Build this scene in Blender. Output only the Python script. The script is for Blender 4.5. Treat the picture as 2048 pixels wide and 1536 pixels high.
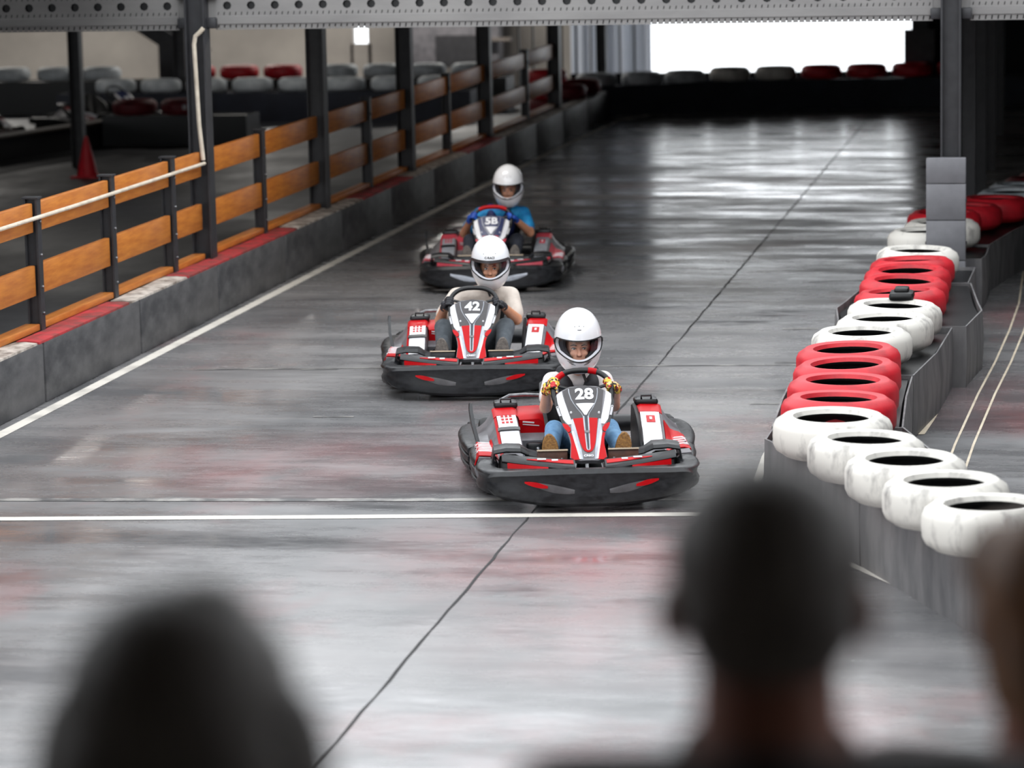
import bpy, bmesh, math, random
from mathutils import Vector as V, Matrix, Euler
random.seed(7)
for o in list(bpy.data.objects): bpy.data.objects.remove(o)
SC = bpy.context.scene
COL = SC.collection
PI = math.pi
# ------------------------------------------------------------------ camera
cam_d = bpy.data.cameras.new('camera'); cam = bpy.data.objects.new('camera', cam_d); COL.objects.link(cam)
FPX = 6200.0
ax_r = V((0.98464, 0.17342, -0.01969)).normalized()          # camera right in world
fw = V((-0.17438, 0.97207, -0.15668))
vp = V((2130-1024, -225-768, FPX)).normalized()               # track direction (+Y) seen by the camera
hd = V((1, -0.020, 0)); up_c = vp.cross(hd).normalized()
if up_c.y > 0: up_c = -up_c
xr_c = vp.cross(up_c).normalized()
M = Matrix((xr_c, vp, up_c))                                  # camera(image) -> world
cx, cy, cz = M @ V((1,0,0)), M @ V((0,-1,0)), M @ V((0,0,-1))
mw = Matrix((cx, cy, cz)).transposed().to_4x4(); mw.translation = V((0, 0, 3.45))
cam.matrix_world = mw
cam_d.sensor_width = 36.0; cam_d.lens = 36.0*FPX/2048.0
cam_d.clip_start = 0.05; cam_d.clip_end = 400
cam_d.dof.use_dof = True; cam_d.dof.focus_distance = 19.4; cam_d.dof.aperture_fstop = 2.3
SC.camera = cam
# ------------------------------------------------------------------ overcast sky, exposure
W = bpy.data.worlds.new('overcast_sky'); SC.world = W; W.use_nodes = True
bg = W.node_tree.nodes['Background']; bg.inputs[0].default_value = (0.93, 0.965, 1.0, 1); bg.inputs[1].default_value = 1.0
vs = SC.view_settings
SC.display_settings.display_device = 'sRGB'
vs.view_transform = 'Standard'; vs.look = 'None'; vs.gamma = 1.0; vs.exposure = 1.45; vs.use_curve_mapping = False

# ------------------------------------------------------------------ materials
MATS = {}
def S(r, g, b):
    f = lambda c: ((c/255.0)/12.92 if c/255.0 <= 0.04045 else ((c/255.0+0.055)/1.055)**2.4)
    return (f(r), f(g), f(b), 1)
def mat(name, c1, rough=0.5, c2=None, scale=8.0, metal=0.0, spec=0.5, bump=0.0, r2=None, coat=0.0, stretch=(1,1,1), lo=0.35, hi=0.65, detail=5):
    if name in MATS: return MATS[name]
    m = bpy.data.materials.new(name); m.use_nodes = True; nt = m.node_tree; b = nt.nodes['Principled BSDF']
    b.inputs['Base Color'].default_value = c1; b.inputs['Roughness'].default_value = rough
    b.inputs['Metallic'].default_value = metal; b.inputs['Specular IOR Level'].default_value = spec
    b.inputs['Coat Weight'].default_value = coat
    tc = nt.nodes.new('ShaderNodeTexCoord'); mp = nt.nodes.new('ShaderNodeMapping'); mp.inputs['Scale'].default_value = stretch
    nz = nt.nodes.new('ShaderNodeTexNoise'); nz.inputs['Scale'].default_value = scale; nz.inputs['Detail'].default_value = detail; nz.inputs['Roughness'].default_value = 0.6
    nt.links.new(tc.outputs['Object'], mp.inputs[0]); nt.links.new(mp.outputs[0], nz.inputs['Vector'])
    mr = nt.nodes.new('ShaderNodeMapRange'); mr.inputs[1].default_value = lo; mr.inputs[2].default_value = hi
    nt.links.new(nz.outputs['Fac'], mr.inputs[0])
    if c2 is None: c2 = tuple(min(1, c*0.82) for c in c1[:3]) + (1,)
    mx = nt.nodes.new('ShaderNodeMix'); mx.data_type = 'RGBA'
    mx.inputs[6].default_value = c1; mx.inputs[7].default_value = c2
    nt.links.new(mr.outputs[0], mx.inputs[0]); nt.links.new(mx.outputs[2], b.inputs['Base Color'])
    if r2 is not None:
        q = nt.nodes.new('ShaderNodeMapRange'); q.inputs[1].default_value = lo; q.inputs[2].default_value = hi; q.inputs[3].default_value = rough; q.inputs[4].default_value = r2
        nt.links.new(nz.outputs['Fac'], q.inputs[0]); nt.links.new(q.outputs[0], b.inputs['Roughness'])
    if bump:
        bp = nt.nodes.new('ShaderNodeBump'); bp.inputs['Strength'].default_value = bump; bp.inputs['Distance'].default_value = 0.01
        nt.links.new(nz.outputs['Fac'], bp.inputs['Height']); nt.links.new(bp.outputs[0], b.inputs['Normal'])
    MATS[name] = m; return m

def floor_mat():
    m = bpy.data.materials.new('track_floor'); m.use_nodes = True; nt = m.node_tree; N = nt.nodes; L = nt.links; b = N['Principled BSDF']
    tc = N.new('ShaderNodeTexCoord')
    def noise(scale, det, st=(1,1,1), off=(0,0,0), rough=0.6):
        mp = N.new('ShaderNodeMapping'); mp.inputs['Scale'].default_value = st; mp.inputs['Location'].default_value = off
        n = N.new('ShaderNodeTexNoise'); n.inputs['Scale'].default_value = scale; n.inputs['Detail'].default_value = det; n.inputs['Roughness'].default_value = rough
        L.new(tc.outputs['Object'], mp.inputs[0]); L.new(mp.outputs[0], n.inputs['Vector']); return n.outputs['Fac']
    def mr(s, a, c, d=0.0, e=1.0):
        q = N.new('ShaderNodeMapRange'); q.inputs[1].default_value = a; q.inputs[2].default_value = c; q.inputs[3].default_value = d; q.inputs[4].default_value = e
        L.new(s, q.inputs[0]); return q.outputs[0]
    def mix(fac, a, c):
        x = N.new('ShaderNodeMix'); x.data_type = 'RGBA'
        if isinstance(a, tuple): x.inputs[6].default_value = a
        else: L.new(a, x.inputs[6])
        if isinstance(c, tuple): x.inputs[7].default_value = c
        else: L.new(c, x.inputs[7])
        L.new(fac, x.inputs[0]); return x.outputs[2]
    def mul(a, c):
        x = N.new('ShaderNodeMath'); x.operation = 'MULTIPLY'; L.new(a, x.inputs[0])
        if isinstance(c, float): x.inputs[1].default_value = c
        else: L.new(c, x.inputs[1])
        return x.outputs[0]
    base = mix(mr(noise(0.45, 6, (1,0.6,1)), 0.35, 0.65), (0.115,0.116,0.121,1), (0.265,0.257,0.257,1))
    base = mix(mul(mr(noise(0.8, 7, (0.35,1.6,1), (3,1,0)), 0.48, 0.70), 0.6), base, (0.055,0.057,0.062,1))     # rubbered-in bands
    base = mix(mul(mr(noise(0.55, 6, (0.8,0.5,1), (9,4,0)), 0.56, 0.70), 0.45), base, (0.30,0.10,0.10,1))     # remains of red paint
    def patch(x, y, r):
        d = N.new('ShaderNodeVectorMath'); d.operation = 'DISTANCE'; L.new(tc.outputs['Object'], d.inputs[0]); d.inputs[1].default_value = (x, y, 0); return mr(d.outputs['Value'], r, r*0.35)
    pn = mr(noise(1.3, 7, (1,0.7,1), (4,4,0), 0.65), 0.36, 0.62)
    for x, y, r, k in ((-2.5,15.9,1.5,0.50),(-2.0,14.2,1.2,0.28),(-4.3,18.6,1.6,0.28),(0.2,21.0,1.6,0.5),(-0.2,25.5,1.0,0.4)):       # worn-off red paint areas
        base = mix(mul(mul(pn, patch(x,y,r)), k), base, (0.34,0.13,0.13,1))
    base = mix(mul(mr(noise(1.1, 8, (0.25,1.9,1), (1,7,0), 0.7), 0.60, 0.74), 0.45), base, (0.33,0.32,0.31,1))   # pale worn scuffs
    L.new(base, b.inputs['Base Color'])
    rg = mr(noise(0.9, 9, (0.45,1.5,1), (2,2,0), 0.72), 0.38, 0.62, 0.09, 0.42)
    L.new(rg, b.inputs['Roughness']); b.inputs['Specular IOR Level'].default_value = 0.42
    bp = N.new('ShaderNodeBump'); bp.inputs['Strength'].default_value = 0.25; bp.inputs['Distance'].default_value = 0.02
    L.new(noise(1.6, 6, (0.7,1.3,1), (5,5,0)), bp.inputs['Height']); L.new(bp.outputs[0], b.inputs['Normal'])
    return m
M_FLOOR = floor_mat()
M_BLK = mat('black_plastic', S(22,23,25), 0.28, S(38,39,42), 18, r2=0.48, spec=0.38, bump=0.03, stretch=(1,1,2))
M_BLK2 = mat('black_satin', S(20,20,22), 0.45)
M_RUB = mat('tyre_rubber', S(26,26,27), 0.75, S(38,38,39), 30)
M_RED = mat('red_gloss', S(186,3,14), 0.42, S(172,2,12), 5, spec=0.18)
M_WHT = mat('white_gloss', S(232,232,235), 0.3, S(214,214,218), 6, coat=0.2)
M_GREY = mat('grey_plastic', S(122,120,124), 0.38, S(98,97,101), 9)
M_SIL = mat('silver_trim', S(176,180,188), 0.35, S(150,154,162), 12, metal=0.3)
M_DGREY = mat('dark_grey_decal', S(62,58,60), 0.4, S(50,48,50), 9)
M_NAVY = mat('navy_decal', S(28,44,96), 0.4, S(18,26,58), 9)
M_GROOVE = mat('groove_dark', S(34,44,54), 0.3)
M_STEEL = mat('steel', S(150,150,152), 0.35, S(110,110,112), 20, metal=0.9)
M_PED = mat('pedal_brown', S(92,54,38), 0.55, S(66,38,28), 18)
M_STITCH = mat('pale_stitch', S(210,190,165), 0.6)
M_SKIN = mat('skin', S(236,180,150), 0.5, S(226,164,134), 12)
M_SKINT = mat('skin_tan', S(216,154,118), 0.5, S(200,138,104), 12)
M_SKIND = mat('skin_shade', S(150,98,80), 0.55, S(136,86,70), 12)
M_HAIRD = mat('dark_hair', S(112,106,102), 0.6, S(84,79,76), 60, stretch=(1,1,0.2), bump=0.3)
M_HAIRL = mat('light_brown_hair', S(138,92,52), 0.6, S(72,46,30), 40, stretch=(1,1,0.2), bump=0.4)
M_HEL = mat('helmet_white', S(240,240,242), 0.16, S(234,234,237), 4, coat=0.6)
M_HIN = mat('helmet_liner', S(24,24,28), 0.8, S(40,40,46), 30)
M_EYE = mat('eye_white', S(225,220,215), 0.25)
M_IRIS = mat('dark_iris', S(30,20,16), 0.2)
M_BROW = mat('eyebrow', S(60,40,32), 0.8)
M_LIP = mat('lips', S(176,96,88), 0.5)
M_TWHITE = mat('white_cotton', S(226,220,218), 0.85, S(206,200,198), 9, bump=0.15)
M_TCREAM = mat('cream_cotton', S(214,203,192), 0.85, S(190,178,168), 7, bump=0.2)
M_TBLUE = mat('cyan_jersey', S(30,150,205), 0.7, S(22,110,175), 18, bump=0.15)
M_VEST = mat('black_vest', S(24,24,28), 0.7, S(36,36,42), 20, bump=0.2)
M_VESTB = mat('navy_vest', S(18,34,92), 0.7, S(14,22,60), 20)
M_JEAN = mat('light_denim', S(118,160,196), 0.85, S(86,128,168), 16, bump=0.3)
M_JGREY = mat('grey_denim', S(82,88,94), 0.85, S(62,68,74), 14, bump=0.3)
M_JDARK = mat('navy_trousers', S(44,48,60), 0.85, S(34,38,48), 14, bump=0.2)
M_SOLE = mat('gum_sole', S(150,108,52), 0.7, S(104,70,34), 90, bump=0.5)
M_SOLEG = mat('grey_sole', S(112,104,98), 0.7, S(80,74,70), 70, bump=0.5)
M_SHOE = mat('brown_shoe', S(84,56,40), 0.7, S(60,40,28), 20)
M_SHOEG = mat('dark_shoe', S(60,58,58), 0.7)
M_GLB = mat('black_glove', S(28,28,32), 0.65, S(44,44,50), 40, bump=0.3)
M_GLBL = mat('blue_glove', S(28,96,200), 0.6, S(20,40,120), 30)
def glove_multi():
    m = mat('patterned_glove', S(236,190,60), 0.6); nt = m.node_tree; b = nt.nodes['Principled BSDF']
    tc = nt.nodes.new('ShaderNodeTexCoord'); vo = nt.nodes.new('ShaderNodeTexVoronoi'); vo.inputs['Scale'].default_value = 75
    nt.links.new(tc.outputs['Object'], vo.inputs['Vector'])
    cr = nt.nodes.new('ShaderNodeValToRGB'); cr.color_ramp.interpolation = 'CONSTANT'; e = cr.color_ramp.elements
    e[0].position = 0; e[0].color = S(238,196,70); e[1].position = 0.42; e[1].color = S(190,40,44)
    q = e.new(0.62); q.color = S(34,30,30); q = e.new(0.86); q.color = S(240,214,150)
    sp = nt.nodes.new('ShaderNodeSeparateColor'); nt.links.new(vo.outputs['Color'], sp.inputs[0]); nt.links.new(sp.outputs[0], cr.inputs[0])
    nt.links.new(cr.outputs[0], b.inputs['Base Color']); return m
M_GLM = glove_multi()
def visor_mat():
    m = bpy.data.materials.new('clear_visor'); m.use_nodes = True; nt = m.node_tree; nt.nodes.clear()
    o = nt.nodes.new('ShaderNodeOutputMaterial'); t = nt.nodes.new('ShaderNodeBsdfTransparent'); g = nt.nodes.new('ShaderNodeBsdfGlossy'); x = nt.nodes.new('ShaderNodeMixShader')
    t.inputs[0].default_value = (0.97,0.97,0.98,1); g.inputs['Roughness'].default_value = 0.05; x.inputs[0].default_value = 0.03
    nt.links.new(t.outputs[0], x.inputs[1]); nt.links.new(g.outputs[0], x.inputs[2]); nt.links.new(x.outputs[0], o.inputs[0]); return m
M_VISOR = visor_mat()
M_CONC = mat('dark_concrete', S(92,91,92), 0.6, S(60,60,62), 3.5, bump=0.25, stretch=(1,1,2))
M_CAPW = mat('worn_white_paint', S(205,196,186), 0.7, S(120,108,98), 7, bump=0.2, lo=0.4, hi=0.62)
M_CAPR = mat('worn_red_paint', S(190,52,58), 0.65, S(120,60,56), 6, bump=0.2, lo=0.4, hi=0.62)
M_WOOD = mat('orange_timber', S(205,128,52), 0.5, S(176,100,38), 5, bump=0.1, stretch=(6,0.7,6))
M_POST = mat('charcoal_steel', S(52,52,55), 0.5, S(40,40,43), 7)
M_BEAM = mat('galvanised_sheet', S(140,138,136), 0.5, S(122,120,119), 3, metal=0.1, stretch=(0.3,1,1))
M_PIPE = mat('cream_pipe', S(225,214,196), 0.5, S(200,188,170), 9)
M_TYW = mat('white_painted_tyre', S(224,220,212), 0.6, S(150,146,142), 9, bump=0.3, lo=0.52, hi=0.74, stretch=(1,1,0.5))
M_TYR = mat('red_painted_tyre', S(206,30,44), 0.5, S(170,22,36), 7, bump=0.2, lo=0.45, hi=0.7)
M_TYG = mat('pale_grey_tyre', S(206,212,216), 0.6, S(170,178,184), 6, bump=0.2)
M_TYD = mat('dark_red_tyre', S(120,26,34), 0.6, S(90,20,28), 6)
M_BELT = mat('grey_rubber_belt', S(124,122,122), 0.5, S(92,91,93), 2.5, r2=0.7, bump=0.2, stretch=(2,2,0.6))
M_NAVYB = mat('navy_barrier', S(26,28,40), 0.5, S(36,40,54), 3)
M_LINE = mat('line_paint', S(226,220,210), 0.55, S(170,165,158), 3, lo=0.5, hi=0.75)
M_LINED = mat('faded_line_paint', S(150,147,143), 0.55, S(78,77,78), 4, lo=0.40, hi=0.58)
M_CRACK = mat('joint_dark', S(34,33,34), 0.8)
M_CREAM = mat('cream_paint', S(226,212,188), 0.6, S(200,186,164), 5)
M_PAD = mat('grey_foam_pad', S(122,122,126), 0.6, S(106,106,110), 4)
M_ROOF = mat('dark_roof', S(46,46,50), 0.7, S(36,36,40), 2)
M_WALLW = mat('off_white_wall', S(188,182,174), 0.8, S(164,158,152), 0.6)
M_WALLD = mat('dark_wall', S(36,37,42), 0.8, S(28,29,33), 1)
M_CONE = mat('red_cone', S(196,24,40), 0.5)
M_PLAT = mat('platform_dark', S(128,122,116), 0.8)
M_SHIRT = mat('charcoal_shirt', S(84,84,86), 0.85, S(70,70,72), 15)
M_SHIRT2 = mat('black_shirt', S(34,34,35), 0.85)
M_SHIRT3 = mat('brown_top', S(70,48,42), 0.85)
M_TROU = mat('dark_trousers', S(40,42,50), 0.85)
M_CURT = mat('white_curtain', S(205,208,214), 0.7, S(170,174,184), 3, stretch=(4,1,0.3))
def curtain_mat():
    m = mat('translucent_curtain', S(225,228,234), 0.7, S(196,200,208), 3, stretch=(4,1,0.3)); nt = m.node_tree; b = nt.nodes['Principled BSDF']; o = nt.nodes['Material Output']
    t = nt.nodes.new('ShaderNodeBsdfTranslucent'); t.inputs[0].default_value = (0.86,0.88,0.92,1); x = nt.nodes.new('ShaderNodeMixShader'); x.inputs[0].default_value = 0.65
    nt.links.new(b.outputs[0], x.inputs[1]); nt.links.new(t.outputs[0], x.inputs[2]); nt.links.new(x.outputs[0], o.inputs[0]); return m
M_CURT = curtain_mat()
M_BLUE = mat('blue_cloth', S(40,90,130), 0.6)
M_TABLE = mat('pit_wall_top', S(110,102,96), 0.7)

# ------------------------------------------------------------------ mesh helpers
class MB:
    def __init__(s): s.v = []; s.f = []
    def add(s, vs, fs):
        n = len(s.v); s.v += [tuple(p) for p in vs]; s.f += [tuple(i+n for i in f) for f in fs]; return s
    def box(s, c, d, rot=None, bev=0.0):
        hx, hy, hz = d[0]/2, d[1]/2, d[2]/2; c = V(c); R = Euler(rot).to_matrix() if rot else None
        def T(p): p = V(p); return c + (R @ p if R else p)
        if bev <= 0:
            vs = [T((x*hx, y*hy, z*hz)) for z in (-1,1) for x, y in ((-1,-1),(1,-1),(1,1),(-1,1))]
            return s.add(vs, [(3,2,1,0),(4,5,6,7),(0,1,5,4),(1,2,6,5),(2,3,7,6),(3,0,4,7)])
        b = min(bev, hx*0.95, hy*0.95, hz*0.95); rings = []
        for z, e in ((-hz, b), (-hz+b*0.3, b*0.3), (-hz+b, 0), (hz-b, 0), (hz-b*0.3, b*0.3), (hz, b)):
            X, Y = hx-e, hy-e; bb = b*0.8
            rings.append([T((x, y, z)) for x, y in ((-X,-Y+bb),(-X+bb*0.3,-Y+bb*0.3),(-X+bb,-Y),(X-bb,-Y),(X-bb*0.3,-Y+bb*0.3),(X,-Y+bb),(X,Y-bb),(X-bb*0.3,Y-bb*0.3),(X-bb,Y),(-X+bb,Y),(-X+bb*0.3,Y-bb*0.3),(-X,Y-bb))])
        return s.loft(rings)
    def loft(s, rings, caps=True, closed=True):
        n = len(rings[0]); vs = [p for r in rings for p in r]; fs = []
        for i in range(len(rings)-1):
            for j in range(n if closed else n-1):
                k = (j+1) % n; fs.append((i*n+j, i*n+k, (i+1)*n+k, (i+1)*n+j))
        if caps and closed: fs += [tuple(range(n-1, -1, -1)), tuple((len(rings)-1)*n+j for j in range(n))]
        return s.add(vs, fs)
    def sheet(s, grid, th, nrm=None):
        # grid of points -> closed thin solid, thickness along the local normal (or a given one)
        R, C = len(grid), len(grid[0]); g = [[V(p) for p in r] for r in grid]; back = []
        for i in range(R):
            row = []
            for j in range(C):
                if nrm: n = V(nrm)
                else:
                    a = g[min(i+1,R-1)][j]-g[max(i-1,0)][j]; b = g[i][min(j+1,C-1)]-g[i][max(j-1,0)]; n = b.cross(a)
                    n = n.normalized() if n.length > 1e-9 else V((0,0,1))
                row.append(g[i][j]-n*th)
            back.append(row)
        vs = [p for r in g for p in r]+[p for r in back for p in r]; o = R*C; fs = []
        for i in range(R-1):
            for j in range(C-1):
                a, b, c, d = i*C+j, i*C+j+1, (i+1)*C+j+1, (i+1)*C+j
                fs += [(a,b,c,d), (o+d,o+c,o+b,o+a)]
        for j in range(C-1): fs += [(j+1,j,o+j,o+j+1), ((R-1)*C+j,(R-1)*C+j+1,o+(R-1)*C+j+1,o+(R-1)*C+j)]
        for i in range(R-1): fs += [(i*C,(i+1)*C,o+(i+1)*C,o+i*C), ((i+1)*C+C-1,i*C+C-1,o+i*C+C-1,o+(i+1)*C+C-1)]
        return s.add(vs, fs)
    def tube(s, path, r, seg=8, closed=False):
        P = [V(p) for p in path]; n = len(P); rings = []; prev = None
        for i, p in enumerate(P):
            if closed: t = (P[(i+1)%n]-P[i-1]).normalized()
            else: t = (P[min(i+1,n-1)]-P[max(i-1,0)]).normalized()
            if prev is None:
                a = V((0,0,1)) if abs(t.z) < 0.9 else V((1,0,0)); u = t.cross(a).normalized()
            else: u = (prev - t*prev.dot(t)).normalized()
            prev = u; w = t.cross(u); rr = r[i] if isinstance(r, (list,tuple)) else r
            rings.append([p+u*(math.cos(2*PI*k/seg)*rr)+w*(math.sin(2*PI*k/seg)*rr) for k in range(seg)])
        if closed: rings.append(rings[0]); return s.loft(rings, caps=False)
        return s.loft(rings)
    def lathe(s, prof, seg=24, c=(0,0,0), axis='z', closed=False):
        c = V(c); rings = []
        for k in range(seg):
            a = 2*PI*k/seg; ca, sa = math.cos(a), math.sin(a)
            ring = []
            for r, h in prof:
                p = {'z': (r*ca, r*sa, h), 'x': (h, r*ca, r*sa), 'y': (r*sa, h, r*ca)}[axis]; ring.append(c+V(p))
            rings.append(ring)
        n = len(prof); vs = [p for r in rings for p in r]; fs = []
        for k in range(seg):
            k2 = (k+1) % seg
            for j in range(n if closed else n-1): j2 = (j+1) % n; fs.append((k*n+j, k2*n+j, k2*n+j2, k*n+j2))
        return s.add(vs, fs)
    def ell(s, c, r, seg=16, rings=10, rot=None):
        c = V(c); R = Euler(rot).to_matrix() if rot else None; vs = []; fs = []
        T = lambda p: c + (R @ V(p) if R else V(p))
        vs.append(T((0,0,r[2])))
        for i in range(1, rings):
            t = PI*i/rings
            for j in range(seg):
                a = 2*PI*j/seg; vs.append(T((r[0]*math.sin(t)*math.cos(a), r[1]*math.sin(t)*math.sin(a), r[2]*math.cos(t))))
        vs.append(T((0,0,-r[2])))
        for j in range(seg): fs.append((0, 1+j, 1+(j+1)%seg))
        for i in range(rings-2):
            for j in range(seg): a = 1+i*seg+j; b = 1+i*seg+(j+1)%seg; fs.append((a, a+seg, b+seg, b))
        l = len(vs)-1; o = 1+(rings-2)*seg
        for j in range(seg): fs.append((l, o+(j+1)%seg, o+j))
        return s.add(vs, fs)
    def cap(s, p0, p1, r0, r1, seg=12):
        # tapered capsule
        p0, p1 = V(p0), V(p1); t = (p1-p0); L = t.length or 1e-6; t = t/L
        path, rad = [], []
        for k in range(5): a = PI/2*(k/4.0); path.append(p0-t*(r0*math.cos(a))); rad.append(max(r0*math.sin(a), 0.0004))
        for k in range(1, 4): path.append(p0+t*(L*k/4.0)); rad.append(r0+(r1-r0)*k/4.0)
        for k in range(5): a = PI/2*(k/4.0); path.append(p1+t*(r1*math.sin(a))); rad.append(max(r1*math.cos(a), 0.0004))
        return s.tube(path, rad, seg)
    def mesh(s, name, ang=40):
        m = bpy.data.meshes.new(name); m.from_pydata(s.v, [], s.f); m.validate(); 
        bm = bmesh.new(); bm.from_mesh(m); bmesh.ops.recalc_face_normals(bm, faces=bm.faces); bm.to_mesh(m); bm.free()
        if ang:
            m.polygons.foreach_set('use_smooth', [True]*len(m.polygons)); m.set_sharp_from_angle(angle=math.radians(ang))
        return m
def link(name, mesh, material, parent=None):
    o = bpy.data.objects.new(name, mesh); COL.objects.link(o)
    if material is not None and len(mesh.materials) == 0: mesh.materials.append(material)
    if parent is not None: o.parent = parent
    return o
def part(name, mb, material, parent=None, ang=40): return link(name, mb.mesh(name, ang), material, parent)
def tag(o, label, cat, group=None, kind=None):
    if label: o['label'] = label
    if cat: o['category'] = cat
    if group: o['group'] = group
    if kind: o['kind'] = kind
    return o
def empty(name, loc=(0,0,0), rz=0.0):
    o = bpy.data.objects.new(name, None); COL.objects.link(o); o.location = loc; o.rotation_euler = (0,0,rz); o.empty_display_size = 0.2; return o
def struct(name, mb, material, ang=40):
    o = part(name, mb, material, None, ang); o['kind'] = 'structure'; return o
def blob(name, prims, voxel, smooth, material, parent=None, loc=None):
    # union of capsules / ellipsoids grown into one continuous surface
    mb = MB()
    for p in prims:
        if p[0] == 'c': mb.cap(*p[1:])
        elif p[0] == 'b': mb.box(*p[1:])
        else: mb.ell(*p[1:])
    m0 = mb.mesh(name, 0); t = bpy.data.objects.new('tmp', m0); COL.objects.link(t)
    r = t.modifiers.new('r', 'REMESH'); r.mode = 'VOXEL'; r.voxel_size = voxel; r.use_smooth_shade = True
    if smooth: q = t.modifiers.new('s', 'SMOOTH'); q.iterations = smooth; q.factor = 0.5
    dg = bpy.context.evaluated_depsgraph_get(); m = bpy.data.meshes.new_from_object(t.evaluated_get(dg)); m.name = name
    bpy.data.objects.remove(t); bpy.data.meshes.remove(m0); m.materials.clear()
    m.polygons.foreach_set('use_smooth', [True]*len(m.polygons))
    return link(name, m, material, parent)
def text_verts(txt, size, off=0.0, ext=0.0008, shear=0.0):
    c = bpy.data.curves.new('t', 'FONT'); c.body = txt; c.size = size; c.align_x = 'CENTER'; c.align_y = 'CENTER'; c.offset = off; c.extrude = ext; c.resolution_u = 6; c.shear = shear
    t = bpy.data.objects.new('t', c); COL.objects.link(t); dg = bpy.context.evaluated_depsgraph_get()
    m = bpy.data.meshes.new_from_object(t.evaluated_get(dg)); vs = [tuple(v.co) for v in m.vertices]; fs = [tuple(p.vertices) for p in m.polygons]
    bpy.data.objects.remove(t); bpy.data.curves.remove(c); bpy.data.meshes.remove(m); return vs, fs
def lerp(a, b, t): return a+(b-a)*t
def interp(pts, x):
    if x <= pts[0][0]: return pts[0][1]
    for (x0, y0), (x1, y1) in zip(pts, pts[1:]):
        if x <= x1: return lerp(y0, y1, (x-x0)/(x1-x0))
    return pts[-1][1]
def catmull(P, n):
    P = [V(p) for p in P]; out = []
    for i in range(len(P)-1):
        p0, p1, p2, p3 = P[max(i-1,0)], P[i], P[i+1], P[min(i+2,len(P)-1)]
        for k in range(n):
            t = k/n; out.append(0.5*((2*p1)+(p2-p0)*t+(2*p0-5*p1+4*p2-p3)*t*t+(3*p1-p0-3*p2+p3)*t**3))
    out.append(P[-1]); return out
def ibeam(mb, x, y, z0, z1, wx, wy, tf=0.014, tw=0.012):
    # I section: flanges face +-x, web along x
    hx, hy, w = wx/2, wy/2, tw/2
    poly = [(-hx,-hy),(-hx+tf,-hy),(-hx+tf,-w),(hx-tf,-w),(hx-tf,-hy),(hx,-hy),(hx,hy),(hx-tf,hy),(hx-tf,w),(-hx+tf,w),(-hx+tf,hy),(-hx,hy)]
    return mb.loft([[(x+a, y+b, z) for a, b in poly] for z in (z0, z1)])

# ================================================================== SETTING
XW = -7.05            # track-side face of the left wall
COLY = [25.65, 29.9, 34.07, 38.93, 44.46]
YB = 25.65
floor = struct('floor', MB().add([(-70,-30,0),(60,-30,0),(60,58.5,0),(-70,58.5,0)], [(0,1,2,3)]), M_FLOOR, 0)
# roof over the far half of the track; it starts at the perforated beam
struct('ceiling', MB().box((-9, 42.2, 3.08), (46, 33.0, 0.12)), M_ROOF, 0)
struct('ceiling_blocker_left', MB().box((-19.0, 15.5, 3.12), (22.8, 20.0, 0.20)), M_ROOF, 0)  # unseen roof added to darken the left floor
struct('wall_blocker_left', MB().box((-19, 14, 1.55), (0.2, 23, 3.1)), M_WALLD, 0)  # unseen dark wall added to block the bright horizon's reflection
struct('floor_hall', MB().box((-23.0, 31.0, 0.002), (31.0, 54.0, 0.004)), mat('dimmed_hall_floor', S(62,64,70), 0.42, S(42,44,50), 0.8, r2=0.6, stretch=(1,0.5,1)), 0)  # darker, rougher sheet laid over the floor to dim its reflections
struct('ceiling_blocker_right', MB().box((7.0, 15.5, 3.12), (11.6, 20.0, 0.20)), M_ROOF, 0)  # unseen roof added to darken the fence and interior
struct('wall_blocker_right', MB().box((6.5, 15, 1.55), (0.2, 21, 3.1)), M_WALLD, 0)  # unseen dark wall added to cut side light on the fence
bw = MB()                                                     # back wall with the big opening behind the track
bw.box((-1.0+3.0, 52.0, 1.55), (8.9, 0.2, 3.1)).box((-5.3, 52.0, 2.85), (5.8, 0.2, 0.4)).box((-5.3, 52.0, 0.25), (5.8, 0.2, 0.5))
struct('wall_back', bw, M_WALLD, 0)
sw = MB()                                                     # pale wall behind the left hall, narrow bright window gap in it
sw.box((-21.9, 57.0, 1.55), (17.6, 0.2, 3.1)).box((-10.66, 57.0, 1.55), (4.3, 0.2, 3.1)).box((-12.95, 57.0, 2.35), (0.40, 0.2, 1.5)).box((-12.95, 57.0, 0.41), (0.40, 0.2, 0.82))
struct('wall_far', sw, M_WALLW, 0)
struct('wall_side', MB().box((-30, 41, 1.55), (0.2, 31, 3.1)), M_WALLD, 0)
struct('wall_right', MB().box((5.5, 39, 1.55), (0.2, 26, 3.1)), M_WALLD, 0)
# expansion joint (irregular recess line)
cr = MB(); pts = []; y = 6.0
while y < 47.5: pts.append((-2.955+random.uniform(-0.005,0.005), y)); y += random.uniform(0.10,0.3)
wv = [random.uniform(0.004,0.009) for _ in pts]
cr.add([p for (x,y),w in zip(pts,wv) for p in ((x-w,y,0.0025),(x+w,y,0.0025))], [(2*i,2*i+1,2*i+3,2*i+2) for i in range(len(pts)-1)])
tag(part('floor_joint', cr, M_CRACK, None, 0), 'dark ragged expansion joint running down the middle of the track floor', 'floor joint')
def stripe(name, pts, w, material, label, z=0.003):
    mb = MB(); P = [V((a,b,0)) for a,b in pts]; vs = []
    for i, p in enumerate(P):
        t = (P[min(i+1,len(P)-1)]-P[max(i-1,0)]).normalized(); n = V((t.y,-t.x,0)); ww = w[i] if isinstance(w, list) else w
        vs += [(p.x-n.x*ww/2, p.y-n.y*ww/2, z), (p.x+n.x*ww/2, p.y+n.y*ww/2, z)]
    mb.add(vs, [(2*i,2*i+1,2*i+3,2*i+2) for i in range(len(P)-1)])
    return tag(part(name, mb, material, None, 0), label, 'floor marking')
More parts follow.
